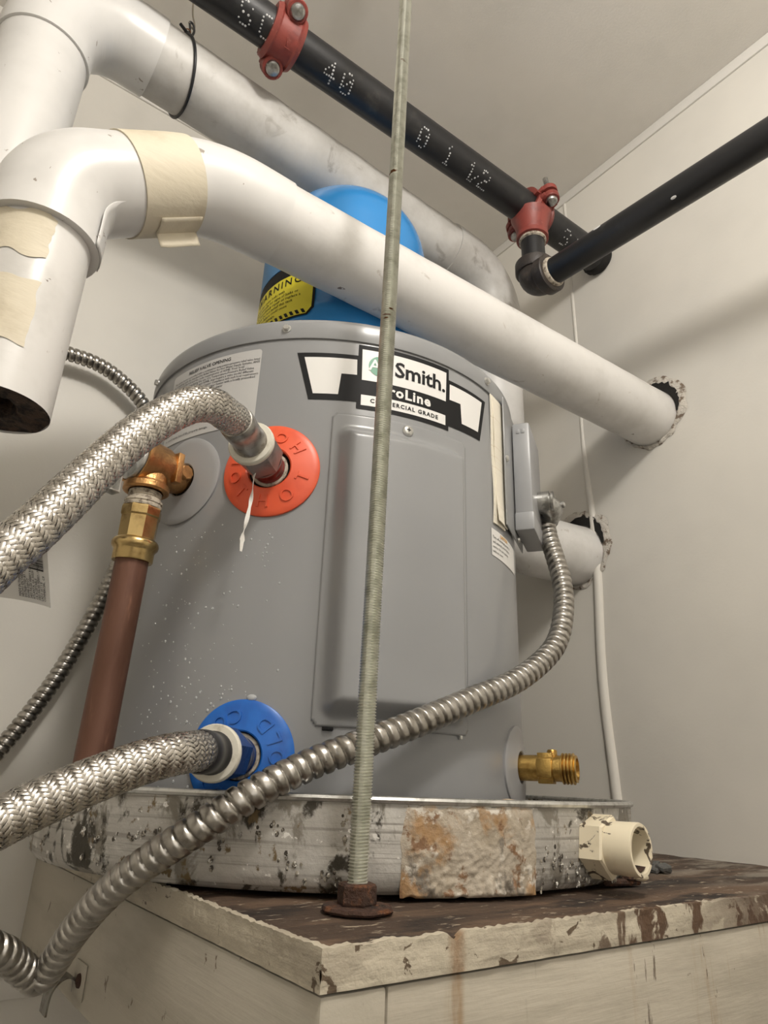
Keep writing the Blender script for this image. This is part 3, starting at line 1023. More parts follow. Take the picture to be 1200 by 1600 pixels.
ws = edecal([(-84, .0905), (-82, .176), (-18, .176), (-18, .100), (-22, .0905)], ER + .0016).build('warning_border', M_ink, et, label='black bordered warning sticker', recalc=False)
edecal([(-82.5, .0925), (-81, .1585), (-19.6, .1585), (-19.6, .1015), (-23, .0925)], ER + .0020).build('warning_sticker', M_yellow, ws, label='yellow WARNING sticker', recalc=False)
tb = MB()


def etext(body, size, phi, z, **kw):
    V, F = text2d(body, size, **kw)
    tb.add([ep(phi + x / EA, z + y, ER + .0024) for x, y, _ in V], F)


etext('WARNING', .0155, -50, .1485, bold=.012, space=1.35)
for i, s in enumerate(['Tank failure can cause leaks with', 'time. Check annually for signs of leaks or', 'corrosion. Immediately repair or replace a', 'defective tank. Do not install this tank', 'where a leak or failure could cause', 'injury or property damage.']):
    V, F = text2d(s, .0062, bold=.004, align='LEFT', res=1)
    wd = max(p[0] for p in V)
    tb.add([ep(-80 + x * (.118 / max(wd, .118)) / EA, .1365 - i * .0062 + y, ER + .0024) for x, y, _ in V], F)
for k in range(15):
    p0 = -81 + 4.0 * k
    pts = [(p0, .0935), (p0 + 2.1, .0935), (p0 + .3, .1000), (p0 - 1.8, .1000)]
    V, F = poly2d([(p[0] * EA, p[1]) for p in pts], .006)
    tb.add([ep(x / EA, y, ER + .0024) for x, y, _ in V], F)
tb.build('warning_print', M_ink, ws, recalc=False)
edecal([(-84, .178), (-82, .25), (-30, .25), (-30, .178)], ER + .0014).build('blue_label', mat('pale_blue_label', (.06, .22, .46), .4), et, label='blue data label above the warning sticker', recalc=False)

# ------------------------------------------------------------------ braided hoses
def braid(P, r, N=24, lay=.115, wdt=.00242, amp=.00042):
    """interlaced flat strands (over two, under two) wound both ways round the path"""
    P, T, U, B = frames(resample(P, .0006))
    S = np.concatenate([[0], np.cumsum(np.linalg.norm(np.diff(P, axis=0), axis=1))])
    Lh = S[-1]
    ds = lay / (2 * N) / 4
    ns = int(Lh / ds)
    s = np.linspace(0, Lh, ns)
    idx = np.clip(np.searchsorted(S, s), 0, len(S) - 1)
    Pi, Ti, Ui, Bi = P[idx], T[idx], U[idx], B[idx]
    allV, allF = [], []
    off = 0
    ca = lay / math.hypot(lay, 2 * PI * r)          # cos of angle to axis
    sa = math.sqrt(1 - ca * ca)
    for dr in (1, -1):
        for i in range(N):
            th = 2 * PI * i / N + dr * 2 * PI * s / lay
            # continuous index of the opposite strand being crossed
            jc = (th + dr * 2 * PI * s / lay) / (2 * PI / N)
            k = (i - jc) if dr == 1 else (jc - i)
            h = np.cos(2 * PI * (k - .5) / 4) * dr
            h = np.clip(h * 1.5, -1, 1)
            rr = r + amp * h
            e_r = Ui * np.cos(th)[:, None] + Bi * np.sin(th)[:, None]
            e_t = -Ui * np.sin(th)[:, None] + Bi * np.cos(th)[:, None]
            side = e_t * ca - Ti * (dr * sa)
            c = Pi + e_r * rr[:, None]
            V = np.stack([c - side * (wdt / 2) - e_r * .00022, c + e_r * .00016, c + side * (wdt / 2) - e_r * .00022], 1).reshape(-1, 3)
            n = len(s)
            a = np.arange(n - 1)[:, None] * 3 + off
            Fq = np.concatenate([np.concatenate([a, a + 1, a + 4, a + 3], 1), np.concatenate([a + 1, a + 2, a + 5, a + 4], 1)])
            allV.append(V)
            allF.append(Fq)
            off += len(V)
    return np.vstack(allV), np.vstack(allF)


def fast_mesh(name, V, F, m, parent, label=None):
    V = V - np.array(ORG[parent.name])
    me = bpy.data.meshes.new(name)
    me.from_pydata(V.tolist(), [], F.tolist())
    me.polygons.foreach_set('use_smooth', [True] * len(me.polygons))
    me.materials.append(m)
    o = bpy.data.objects.new(name, me)
    COL.objects.link(o)
    o.parent = parent
    ORG[o.name] = ORG[parent.name]
    return tag(o, label)


def hose(label, z, pts, cuff):
    b, n_ = W(tp(HP, z)), WN(tn(HP))
    root = thing('braided_hose', tuple(b), label, 'hose')
    nut = MB().hexlathe([(.0150, .021), (.0186, .0225), (.0196, .0245), (.0196, .049), (.0186, .052), (.014, .052)], b, n_, rot=.3).build(
        'nut', M_chrome if z > .2 else M_nipb, root, sharp=20, label='dark steel hex nut' if z > .2 else 'blue stained hex nut')
    MB().lathe([(.0150, .0195), (.0168, .0195), (.0172, .0212), (.0168, .0222)], b, n_, n=30).build('nut_lip', M_chrome, nut)
    MB().lathe([(.0140, .0515), (.0196, .0515), (.0202, .0525), (.0202, .0555), (.0192, .0570), (.0140, .0575)], b, n_, n=40).build('collar', M_wash, root, label='off-white plastic collar')
    fe = .093 if z > .2 else .082
    MB().lathe([(.0130, .056), (.0150, .0565), (.0150, .060), (.0143, .061), (.0143, fe - .012), (.0147, fe - .011), (.0147, fe - .003), (.0140, fe), (.0128, fe + .0005)], b, n_, n=36).build(
        'ferrule', M_ferr if z > .2 else mat('dark_sleeve', (.035, .034, .036), .35, .4), root, label=cuff)
    P = [b + n_ * .070, b + n_ * (fe - .012), b + n_ * (fe + .002)] + [Vector(p) for p in pts]
    P = spline([tuple(p) for p in P], .003)
    V, F = braid(P, .0129)
    fast_mesh('braid', V, F, M_steel, root, 'woven stainless steel braid')
    MB().tube(P, .0121, 18).build('inner_tube', M_core, root)
    return root


hose('braided steel hose curving up and over from the red HOT ring', HZ,
     [(.1665, .446, .3352), (.1526, .4345, .3315), (.1366, .4275, .3235), (.1223, .4240, .3112), (.1092, .4220, .2962), (.0946, .4190, .2764), (.0777, .4130, .2481), (.0588, .3999, .2135), (.0458, .3939, .1909),
      (.034, .3915, .1726), (.010, .385, .13), (-.02, .375, .08)], 'dull steel ferrule')
hose('braided steel hose running left from the blue COLD ring', CZ2,
     [(.1760, .4560, .0882), (.1640, .4490, .0862), (.1456, .4440, .0811), (.1216, .4405, .0720), (.0978, .438, .0615), (.0793, .4345, .0525), (.0678, .431, .0465), (.03, .42, .028), (-.03, .40, -.005)], 'black sleeve at the hose end')

# product tag hanging under the hot hose
tgp = []
P00, P10, P11, P01 = Vector((.0337, .4324, .2031)), Vector((.0602, .4198, .1982)), Vector((.0727, .4373, .1633)), Vector((.0453, .4518, .1685))
nu, nv = 12, 10


def tagp(u, v, lift=0.):
    p = (P00 * (1 - u) + P10 * u) * (1 - v) + (P01 * (1 - u) + P11 * u) * v
    nr = (P10 - P00).cross(P01 - P00).normalized()
    return p + nr * (.003 * math.sin(u * 2.6) * v + lift)


tg = thing('product_tag', tuple((P00 + P11) / 2 - Vector((0, 0, .03))), 'white printed tag with a barcode hanging behind the upper braided hose', 'tag')
V = [tagp(i / nu, j / nv) for j in range(nv + 1) for i in range(nu + 1)] + [tagp(i / nu, j / nv, -.0004) for j in range(nv + 1) for i in range(nu + 1)]
k0 = (nu + 1) * (nv + 1)
F = [(j * (nu + 1) + i, j * (nu + 1) + i + 1, (j + 1) * (nu + 1) + i + 1, (j + 1) * (nu + 1) + i) for j in range(nv) for i in range(nu)]
F += [tuple(k0 + q for q in f[::-1]) for f in F]
ed = [i for i in range(nu + 1)] + [j * (nu + 1) + nu for j in range(1, nv + 1)] + [nv * (nu + 1) + i for i in range(nu - 1, -1, -1)] + [j * (nu + 1) for j in range(nv - 1, 0, -1)]
F += [(ed[i], ed[(i + 1) % len(ed)], ed[(i + 1) % len(ed)] + k0, ed[i] + k0) for i in range(len(ed))]
MB().add(V, F).build('paper', M_white, tg)
tb = MB()
SGN = -1 if (P10 - P00).cross(P01 - P00).dot(Vector((0, .4, .2)) - Vector((0, 0, .07))) > 0 else 1
for i, s in enumerate(['MADE IN THAILAND', 'HECHO EN TAILANDIA', 'DISTRIBUTED BY / DISTRIBUIDO POR', 'HOME DEPOT', '2455 PACES FERRY ROAD', 'ATLANTA, GA 30339', 'CA ACEPTABLE', '2455 PACES FERRY / PLAZA', 'LADO 30 / 1 E', 'COMMERCIAL, C.P.']):
    V, F = text2d(s, .0019, bold=.012, align='LEFT', res=1)
    tb.add([tagp(.42 + i * .053 - y / .031, .93 - x / .040, SGN * .0007) for x, y, _ in V], F)
x = .36
for k in range(26):
    wv = random.choice([.004, .004, .009, .016])
    y0_ = x - .36
    a, b_ = .06 + y0_, .06 + y0_ + wv * 1.6
    tb.add([tagp(.56, a, SGN * .0007), tagp(.90, a, SGN * .0007), tagp(.90, b_, SGN * .0007), tagp(.56, b_, SGN * .0007)], [(0, 1, 2, 3)])
    x += wv * 1.6 + random.choice([.007, .012])
    if x - .36 > .40:
        break
tb.build('tag_print', M_print, tg, recalc=False)

# loose thread tape
tpts = [(.2215, .5035, .3255), (.2205, .5015, .31), (.2200, .5010, .295), (.2185, .5005, .28), (.2165, .501, .262), (.2165, .5015, .248)]
P = spline(tpts, .002)
Pn, T, U, B = frames(P)
V, F = [], []
for i in range(len(P)):
    a = .6 + 1.3 * math.sin(i * .22) + i * .03
    wv = .0011 + .0007 * abs(math.sin(i * .31 + .5)) + (.0008 if len(P) - 9 < i < len(P) - 5 else 0)
    d = U[i] * math.cos(a) + B[i] * math.sin(a)
    nn = np.cross(T[i], d) * .00025
    V += [P[i] - d * wv + nn, P[i] + d * wv + nn, P[i] + d * wv - nn, P[i] - d * wv - nn]
F = [(4 * i + k, 4 * i + (k + 1) % 4, 4 * i + 4 + (k + 1) % 4, 4 * i + 4 + k) for i in range(len(P) - 1) for k in range(4)]
MB().add(V, F).build('thread_tape', M_tapew, label='twisted strip of white thread tape dangling below the hot nut', cat='tape')

# ------------------------------------------------------------------ relief valve and copper discharge pipe
rb, rn = W(tp(-39, .341)), WN(tn(-39))
rv = thing('relief_valve', tuple(rb + rn * .036 - Vector((0, 0, .06))), 'cast bronze relief valve with a silver cap on the heater side', 'valve')
vc = rb + rn * .040
cast = MB().lathe([(0, .0), (.0125, .0), (.0130, .004), (.0150, .0045), (.0150, .007), (.0165, .010), (.0172, .018), (.0180, .021), (.0205, .024), (.0222, .03), (.0225, .052), (.0232, .053), (.0232, .058), (.0215, .0585)],
                  rb, rn, n=40)
cast.lathe([(.0190, .006), (.0185, -.018), (.0192, -.0205), (.0205, -.0215), (.0205, -.0265), (.0190, -.0275), (.0155, -.0275)], vc, (0, 0, 1), n=36)
vb = cast.build('valve_body', M_bronze, rv)
ru, rvv, rw = rn, Vector((0, 0, 1)), rn.cross(Vector((0, 0, 1)))
for d in (1, -1):
    MB().rbox(rb + rn * .023 - rw * d * .0 + Vector((0, 0, .0)) + rw * (-.0175), (.007, .030, .009), (ru, rvv, rw), bev=.001).build('cast_lug', M_bronze, vb) if d == 1 else None
MB().lathe([(.0075, 0), (.0075, .0195), (.0065, .0205), (0, .0205)], rb + rn * .013, -rw, n=8).build('cast_boss', M_bronze, vb, sharp=20)
MB().lathe([(.0205, .0575), (.0208, .0595), (.0198, .0615), (0, .0640)], rb, rn, n=36).build('cap', M_zinc, rv, label='silver stamped cap')
lv = MB().rbox(rb + rn * .0700 + Vector((0, 0, -.014)), (.0016, .052, .011), (rn, Vector((0, 0, 1)), rw), bev=.0006)
lv.rbox(rb + rn * .0755 + Vector((0, 0, -.0392)), (.012, .0016, .011), (rn, Vector((0, 0, 1)), rw), bev=.0006)
lv.build('test_lever', M_zinc, rv, label='bent silver test lever')
cu = thing('copper_pipe', (.1565, .609, .0665), 'brown copper discharge pipe with a brass press adapter beside the heater', 'pipe')
top = vc + Vector((0, 0, -.026))
bot = Vector((.1565, .6090, .0665))
ax = (bot - top).normalized()
thr = []
for k in range(4):
    thr += [(.0138, .001 + k * .002), (.0148, .002 + k * .002)]
MB().lathe(thr + [(.0150, .0095), (.0166, .0102), (.0168, .0122), (.0160, .0128), (.0160, .014), (.0168, .0146), (.0166, .0165), (.0140, .017)], top, ax, n=36).build('thread', M_putty, cu, label='taped thread above the brass adapter', sharp=25)
ada = MB().lathe([(.0150, .0165), (.0172, .0168), (.0178, .0185), (.0178, .025), (.0172, .0262), (.0168, .0265), (.0165, .046), (.0170, .0475)], top, ax, n=8).build('adapter_body', M_brass, cu, label='octagonal brass adapter', sharp=20)
MB().lathe([(.0165, .0465), (.0185, .0475), (.0200, .0495), (.0205, .052), (.0200, .0545), (.0183, .0565), (.0176, .058), (.0176, .066), (.0170, .067), (.0143, .067)], top, ax, n=40).build('press_sleeve', M_brass, cu, label='ribbed brass press sleeve')
MB().tube(resample([tuple(top + ax * .06), tuple(bot)], .03), .0143, 32).build('tube', M_copper, cu, label='tarnished copper tube')

# ------------------------------------------------------------------ armoured conduits
def armour(pts, r, pitch, name_root, par, lab=None, step=None):
    P = spline(pts, pitch / 10)

    def rf(ph):
        t = np.abs(ph - .5) * 2          # 0 crest .. 1 groove
        return r - .0028 * np.power(t, 4.5) - .0007 * (ph > .84)
    return MB().helix_tube(P, rf, pitch, 18).build('armour', M_flex, par, label=lab, sharp=80, recalc=False)


c1 = thing('armoured_conduit', (.30, .45, .0), 'silver armoured electrical conduit looping from the junction box across the heater', 'conduit')
armour([(.621, .5165, .383), (.613, .507, .357), (.605, .495, .334), (.595, .478, .295), (.577, .463, .253), (.545, .452, .208), (.484, .444, .169), (.414, .438, .142), (.352, .434, .1185), (.305, .437, .101),
        (.264, .4450, .0845), (.226, .4500, .0655), (.197, .4650, .0435), (.1765, .4950, .0215), (.163, .530, -.0015), (.157, .575, -.0315), (.1548, .605, -.0555), (.1505, .619, -.068), (.140, .617, -.0625), (.127, .607, -.052), (.112, .594, -.042), (.06, .56, -.02), (-.02, .50, -.03)],
       .0112, .0093, 'a', c1, 'ribbed steel armour')
cb = W(pc + bt * .052 + bn * .025 + bz * -.022)
cn = WN(bn)
conn = MB().lathe([(.0135, 0), (.0135, .002), (.0110, .0025), (.0110, .012), (.0125, .0125), (.0125, .015), (0, .015)], cb, cn, n=30).build('locknut', M_zincm, c1, label='zinc connector nut')
ce = Vector((.6205, .5165, .384))
el_ = fillet([tuple(cb + cn * .010), tuple(cb + cn * .026), tuple(ce)], .016)
MB().tube(resample(el_, .003), .0132, 20).build('connector_elbow', M_zincm, c1, label='zinc angle connector')
MB().lathe([(.0128, -.003), (.0152, -.003), (.0156, 0), (.0152, .004), (.012, .0045)], ce, (Vector((.613, .507, .357)) - ce), n=26).build('connector_ring', M_zincm, c1)
sb = ce + Vector((-.009, -.012, .010))
MB().lathe([(.0, 0), (.0024, 0), (.0024, .016), (.0042, .016), (.0042, .020), (.002, .0215), (0, .0215)], sb, (.4, -.8, .1), n=12).build('connector_screw', M_zincm, c1)
MB().lathe([(.0, 0), (.0022, 0), (.0022, .024), (.0, .024)], ce + Vector((-.026, -.012, .006)), (.8, .3, 0), n=10).build('connector_screw', M_zincm, c1)

c2 = thing('armoured_conduit', (.2, .91, 0), 'thin dull armoured conduit running down the wall behind the copper pipe', 'conduit')
armour([(-.06, .915, .585), (.02, .915, .607), (.1046, .915, .6172), (.1503, .915, .6157), (.1899, .915, .5984), (.2159, .915, .5772), (.233, .915, .545), (.243, .915, .50), (.243, .915, .44), (.2353, .915, .385), (.2253, .915, .3449), (.2112, .915, .2847),
        (.1818, .915, .1944), (.1571, .915, .139), (.1328, .915, .0948), (.09, .915, .03), (.03, .915, -.03)], .0105, .0085, 'b', c2)

# ------------------------------------------------------------------ threaded rod
rd = thing('threaded_rod', (.2708, .3899, 0), 'long zinc threaded rod standing in front of the heater with a rusty nut', 'rod')
rp = [(.2708, .3899, .002), (.2796, .3828, .863), (.2830, .3801, CZ + .01)]
PITCH = .00195
P = resample(rp, PITCH / 4)


def thread(ph):
    t = np.abs(ph - .5) * 2
    return .00672 - .0013 * np.clip((t - .15) / .8, 0, 1)


MB().helix_tube(P, thread, PITCH, 12).build('rod', M_rod, rd, sharp=25, recalc=False)
def rough(r, h, a):
    return r * (1 + .05 * nz(math.cos(a) * 2, math.sin(a) * 2, h * 200)) , h + .0006 * nz(math.cos(a) * 3, math.sin(a) * 3, h * 99 + r * 400)
MB().lathe([(.0, .0006), (.0215, .0006), (.0225, .0018), (.0215, .0036), (.0, .0042)], (.2715, .3895, 0), (0, 0, 1), n=28, fn=rough).build('washer', M_rust, rd, label='rusty round washer')
MB().hexlathe([(.0, .004), (.0118, .004), (.0124, .0052), (.0122, .0145), (.0112, .0158), (.0, .0158)], (.271, .3897, 0), (0, 0, 1), rot=.25).build('nut', M_rust, rd, label='rusty hex nut', sharp=20)

# ------------------------------------------------------------------ strap clamp on the side board
cl = thing('conduit_strap', (PX, .70, -.1), 'empty one-hole conduit strap screwed to the side board', 'strap')
V, F = [], []
path = []
for k in range(13):
    t = PI * k / 12 * 1.15
    path.append((PX - .0135 + .0125 * math.cos(t) * -1 * -1, -.098 + .0145 * math.sin(t)))
path = [(PX - .0008, -.1010), (PX - .0012, -.0945), (PX - .005, -.0890), (PX - .0105, -.0870), (PX - .0165, -.0900), (PX - .0205, -.0960), (PX - .0218, -.104), (PX - .0220, -.112)]
pv = spline([(p[0], 0, p[1]) for p in path], .0015)
for i, p in enumerate(pv):
    for (dy, dr) in ((-.010, 0), (.010, 0), (.010, .0016), (-.010, .0016)):
        j0, j1 = max(0, i - 1), min(len(pv) - 1, i + 1)
        tx, tz = pv[j1][0] - pv[j0][0], pv[j1][2] - pv[j0][2]
        l_ = math.hypot(tx, tz)
        V.append((p[0] + tz / l_ * dr, .700 + dy, p[2] - tx / l_ * dr))
F = [(4 * i + k, 4 * i + (k + 1) % 4, 4 * i + 4 + (k + 1) % 4, 4 * i + 4 + k) for i in range(len(pv) - 1) for k in range(4)] + [(3, 2, 1, 0), tuple(4 * (len(pv) - 1) + k for k in range(4))]
MB().add(V, F).build('strap_loop', M_strap, cl)
MB().rbox((PX - .0010, .690, -.0885), (.0016, .030, .026), bev=.0006).build('strap_plate', M_skirt2, cl, label='painted-over strap plate')
MB().lathe([(.0055, 0), (.005, .0018), (.002, .003), (0, .003)], (PX - .0017, .687, -.0885), (-1, 0, 0), n=14).build('screw', M_rust, cl)

# ------------------------------------------------------------------ insulated pipe in front (A)
ia = thing('insulated_pipe', (.40, .53, .33), 'white jacketed pipe crossing in front of the blue tank, taped near its cut left end', 'pipe')
RA = .0444


def aline(x):
    return Vector((x, .511 + .058 * (.88 - x), .6206 + .0442 * (.88 - x)))


J1 = Vector((.152, .5535, .6535))
J2 = Vector((.0205, .5535, .5650))
DB = Vector((.0205, .5535, .3330))
full = fillet([tuple(aline(.89)), tuple(J1), tuple(J2), tuple(DB)], [.13, .066], 16)
FP = resample([tuple(p) for p in full], .004)
Sx = np.concatenate([[0], np.cumsum(np.linalg.norm(np.diff(FP, axis=0), axis=1))])


def seg(s0, s1):
    return FP[(Sx >= s0) & (Sx <= s1)]


def s_at(pt):
    return float(Sx[np.argmin(np.linalg.norm(FP - np.array(pt), axis=1))])


sA = s_at((.235, .549, .65))
sT0 = s_at((.128, .5535, .640))
sT1 = s_at((.070, .5535, .601))
sE = s_at((.0205, .5535, .497))
sEnd = Sx[-1]


def wob(n, base, amp, seed):
    return [base + amp * nz(k * .11, seed, 0, 1) for k in range(n)]


q = seg(0, sA + .01)
MB().tube(q, wob(len(q), RA, .0006, 1), 48).build('jacket', M_pvc, ia, label='straight white jacket')
q = seg(sA, sT0 + .01)
MB().tube(q, [RA + .0016 + .0012 * math.sin(PI * k / len(q)) for k in range(len(q))], 48).build('elbow_cover', M_cover, ia, label='smooth white elbow cover')
q = seg(sT0, sT1)
MB().tube(q, wob(len(q), RA + .0040, .0006, 3), 48).build('tape_band', M_tape, ia, label='yellowed masking tape band')
q = seg(sT1 - .012, sE)
rr = [RA + .0022 + .0010 * math.sin(PI * k / len(q)) + .0022 * max(0, (k - len(q) * .8) / (len(q) * .2)) for k in range(len(q))]
MB().tube(q, rr, 48).build('elbow_cover', M_cover, ia, label='scuffed white elbow cover')
q = seg(sE - .01, sEnd)
RD = .0412
MB().tube(q, RD, 48, cap=False).build('drop_jacket', M_pvc, ia, label='short vertical jacket with a cut end')
# cut end: rough insulation, dark bore
def fr(r, h, a):
    return r, h + (.0022 * nz(r * 60, math.cos(a) * 3, math.sin(a) * 3) if r > .012 else 0)
MB().lathe([(RD - .0004, .010), (RD - .0004, .001)] + [(RD * t, .002 + .002 * (1 - t)) for t in (.97, .9, .8, .7, .6, .5, .42)] + [(.0150, .02), (.0148, .08)], DB, (0, 0, 1), n=60, fn=fr).build('cut_insulation', M_fiber, ia, label='ragged brown cut insulation end', sharp=80)
MB().lathe([(.0, -.012), (.0105, -.012), (.0112, -.010), (.0112, .09)], DB + Vector((-.016, -.006, 0)), (0, 0, 1), n=24).build('inner_pipe', M_malle, ia, label='dark pipe stub inside the insulation')


def curved_patch(center_ax, r, a0, a1, z0, z1, seed, na=26, nh=18, rag=.05):
    """torn piece of tape on a vertical pipe; angles measured from the viewer's side, right positive"""
    V, F = [], []
    for i in range(na + 1):
        for j in range(nh + 1):
            u, t = i / na, j / nh
            a = math.radians(a0 + (a1 - a0) * u + (rag * 90 * nz(t * 3, seed, 0, 1.6) if u > .5 else 0) * (u - .5) * 2)
            z = z0 + (z1 - z0) * t + .25 * (z1 - z0) * nz(u * 2, seed, 3, 1.5) * (t - .5)
            rr_ = r + .0007 + .0004 * nz(u * 4, t * 4, seed, 1)
            base = Vector((-math.sin(math.radians(4)), -math.cos(math.radians(4)), 0))
            rt = Vector((math.cos(math.radians(4)), -math.sin(math.radians(4)), 0))
            V.append(Vector((center_ax.x, center_ax.y, z)) + (base * math.cos(a) + rt * math.sin(a)) * rr_)
    F = [(i * (nh + 1) + j, (i + 1) * (nh + 1) + j, (i + 1) * (nh + 1) + j + 1, i * (nh + 1) + j + 1) for i in range(na) for j in range(nh)]
    return MB().add(V, F)


curved_patch(DB, RD, -60, 12, .452, .497, 2.).build('tape_scrap', M_tape, ia, label='torn tape scrap high on the cut pipe', recalc=False)
curved_patch(DB, RD, -60, 14, .374, .428, 6.).build('tape_scrap', M_tape, ia, label='torn tape scrap low on the cut pipe', recalc=False)
# tape flap hanging under the band
fl = FP[(Sx >= sT0 + .004) & (Sx <= sT1 - .016)]
Pf, Tf, Uf, Bf = frames(fl)
V, F = [], []
for i in range(len(Pf)):
    dn = Vector((0, 0, -1))
    t_ = Vector(Tf[i])
    dn = (dn - t_ * dn.dot(t_)).normalized()
    sd = t_.cross(dn).normalized()
    if sd.y > 0:
        sd = -sd
    for j in range(9):
        a = .35 - j * .11
        ext = max(0, j - 4) * .0030
        p = Vector(Pf[i]) + (dn * math.cos(a) + sd * math.sin(a)) * (RA + .0047) if j < 5 else Vector(V[-1]) + dn * (.0036 + .0008 * nz(i * .3, j, 0, 1)) - sd * .0006
        V.append(tuple(p))
F = [(i * 9 + j, (i + 1) * 9 + j, (i + 1) * 9 + j + 1, i * 9 + j + 1) for i in range(len(Pf) - 1) for j in range(8)]
fo_ = MB().add(V, F).build('tape_flap', M_tape, ia, label='loose hanging end of the tape band', sharp=80)
sm = fo_.modifiers.new('thick', 'SOLIDIFY')
sm.thickness = .0006
# elbow cover throat seam
tq = FP[(Sx >= sT1 + .015) & (Sx <= sE + .004)]
Pf, Tf, Uf, Bf = frames(tq)
V = []
for i in range(len(Pf)):
    inn = Vector((1, 0, -.4))
    t_ = Vector(Tf[i])
    inn = (inn - t_ * inn.dot(t_)).normalized()
    sd = t_.cross(inn).normalized()
    if sd.y > 0:
        sd = -sd
    for j in range(7):
        a = -.1 + j * .13
        V.append(Vector(Pf[i]) + (inn * math.cos(a) + sd * math.sin(a)) * (RA + .0002 + .0046 * math.sin(PI * min(1, max(0, i / (len(Pf) - 1))) * .62) + (.0012 if j == 6 else 0)))
F = [(i * 7 + j, (i + 1) * 7 + j, (i + 1) * 7 + j + 1, i * 7 + j + 1) for i in range(len(Pf) - 1) for j in range(6)]
fo_ = MB().add(V, F).build('seam_lap', M_cover, ia, label='overlapping seam lap of the elbow cover', sharp=80)
sm = fo_.modifiers.new('thick', 'SOLIDIFY')
sm.thickness = .001


def wall_hole(c, r0, r1, parent, seed, top=.5):
    """broken plaster collar round a pipe where it enters the right wall; c=(y,z)"""
    V, F = [], []
    n = 72
    rings = [(0, 0), (.35, .0030), (.65, .0038), (1, .0004)]
    for t, h in rings:
        for k in range(n):
            a = 2 * PI * k / n
            up = max(0, math.cos(a - top))
            ro = r0 + (r1 - r0) * (.25 + .75 * up) + .0045 * nz(math.cos(a) * 4, math.sin(a) * 4, seed, 1) + .002 * nz(math.cos(a) * 14, math.sin(a) * 14, seed, 1)
            r = r0 - .002 + (max(ro, r0 + .002) - r0 + .002) * t
            hh = h * (1 + .8 * nz(math.cos(a) * 9, math.sin(a) * 9, seed + t * 7, 1)) if 0 < t < 1 else h
            V.append((WX - .0002 - max(hh, .0001), c[0] - math.sin(a) * r, c[1] + math.cos(a) * r))
    F = [(i * n + k, i * n + (k + 1) % n, (i + 1) * n + (k + 1) % n, (i + 1) * n + k) for i in range(3) for k in range(n)]
    o = MB().add(V, F).build('plaster_collar', M_plaster, parent, label='broken plaster around the pipe hole', sharp=80)
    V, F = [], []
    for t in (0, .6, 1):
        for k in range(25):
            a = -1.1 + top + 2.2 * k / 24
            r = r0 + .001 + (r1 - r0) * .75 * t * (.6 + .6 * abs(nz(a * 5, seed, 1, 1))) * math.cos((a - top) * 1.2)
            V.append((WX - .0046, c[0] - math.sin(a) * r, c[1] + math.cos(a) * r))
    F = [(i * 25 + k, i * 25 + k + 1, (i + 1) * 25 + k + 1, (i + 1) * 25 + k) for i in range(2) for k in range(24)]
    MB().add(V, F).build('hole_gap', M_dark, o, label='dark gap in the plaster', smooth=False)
    return o


wall_hole((.511, .6206), RA, RA + .026, ia, 1.1, top=.6)

# ------------------------------------------------------------------ insulated pipe behind (B)
ib = thing('insulated_pipe', (.73, .70, .38), 'large white jacketed pipe running high behind the blue tank and down the corner', 'pipe')
RBp = .0472


def bline(x):
    return Vector((x, .705 + .0338 * (x - .88), .9314 - .0134 * (x - .88)))


B0, B1 = bline(-.023), bline(.728)
B2 = Vector((.7285, .700, .437))
bp_ = fillet([(-.023, B0.y, -.3), tuple(B0), tuple(B1), tuple(B2), (.89, .668, .432)], [.085, .085, .066], 14)
FP = resample([tuple(p) for p in bp_], .004)
Sx = np.concatenate([[0], np.cumsum(np.linalg.norm(np.diff(FP, axis=0), axis=1))])
sB = [s_at((-.023, B0.y, .845)), s_at(bline(.085)), s_at(bline(.615)), s_at((.728, .70, .81)), s_at((.728, .70, .53)), Sx[-1]]
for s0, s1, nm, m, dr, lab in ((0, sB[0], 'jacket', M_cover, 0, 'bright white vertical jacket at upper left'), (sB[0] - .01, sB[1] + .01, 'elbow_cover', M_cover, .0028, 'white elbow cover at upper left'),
                               (sB[1], sB[2], 'jacket', M_pvc2, 0, 'grimy sloping white jacket, coloured darker as if in shade'), (sB[2] - .01, sB[3] + .01, 'elbow_cover', M_pvc2, .0026, 'white elbow cover in the corner'),
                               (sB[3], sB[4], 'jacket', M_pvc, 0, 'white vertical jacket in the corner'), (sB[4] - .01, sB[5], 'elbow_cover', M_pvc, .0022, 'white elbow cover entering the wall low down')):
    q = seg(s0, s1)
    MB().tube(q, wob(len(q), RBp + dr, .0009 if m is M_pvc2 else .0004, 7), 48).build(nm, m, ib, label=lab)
wall_hole((.668, .432), RBp + .002, RBp + .030, ib, 5.3, top=.3)

# wire hanger round pipe B
hx = .128
hc = bline(hx)
hw = thing('wire_hanger', (hx, hc.y, hc.z - .055), 'black wire loop holding up the large white pipe', 'wire')
ring_ = [(hx - .012 * math.cos(t) , hc.y + (RBp + .0022) * math.sin(t), hc.z + (RBp + .0022) * math.cos(t)) for t in np.linspace(.15, 2 * PI - .55, 60)]
MB().tube(spline(ring_, .004), .0019, 10).build('wire_loop', M_wire, hw)
k0 = Vector(ring_[-1])
kt = k0 + Vector((.006, .002, .012))
knot = [tuple(k0 + Vector((-.009, -.003, .010))), tuple(k0 + Vector((0, -.004, .002))), tuple(k0 + Vector((.007, -.003, -.001))), tuple(k0 + Vector((.008, 0, .006))), tuple(k0 + Vector((.001, .001, .007)))]
MB().tube(spline(knot, .001), .0022, 10).build('wire_knot', M_wire, hw)
hang = [tuple(k0 + Vector((.004, 0, .002))), tuple(k0 + Vector((.005, .004, .022))), tuple(k0 + Vector((.004, .008, .040))), tuple(k0 + Vector((.009, .010, .042))), tuple(k0 + Vector((.011, .005, .024))), tuple(k0 + Vector((.008, .001, .004)))]
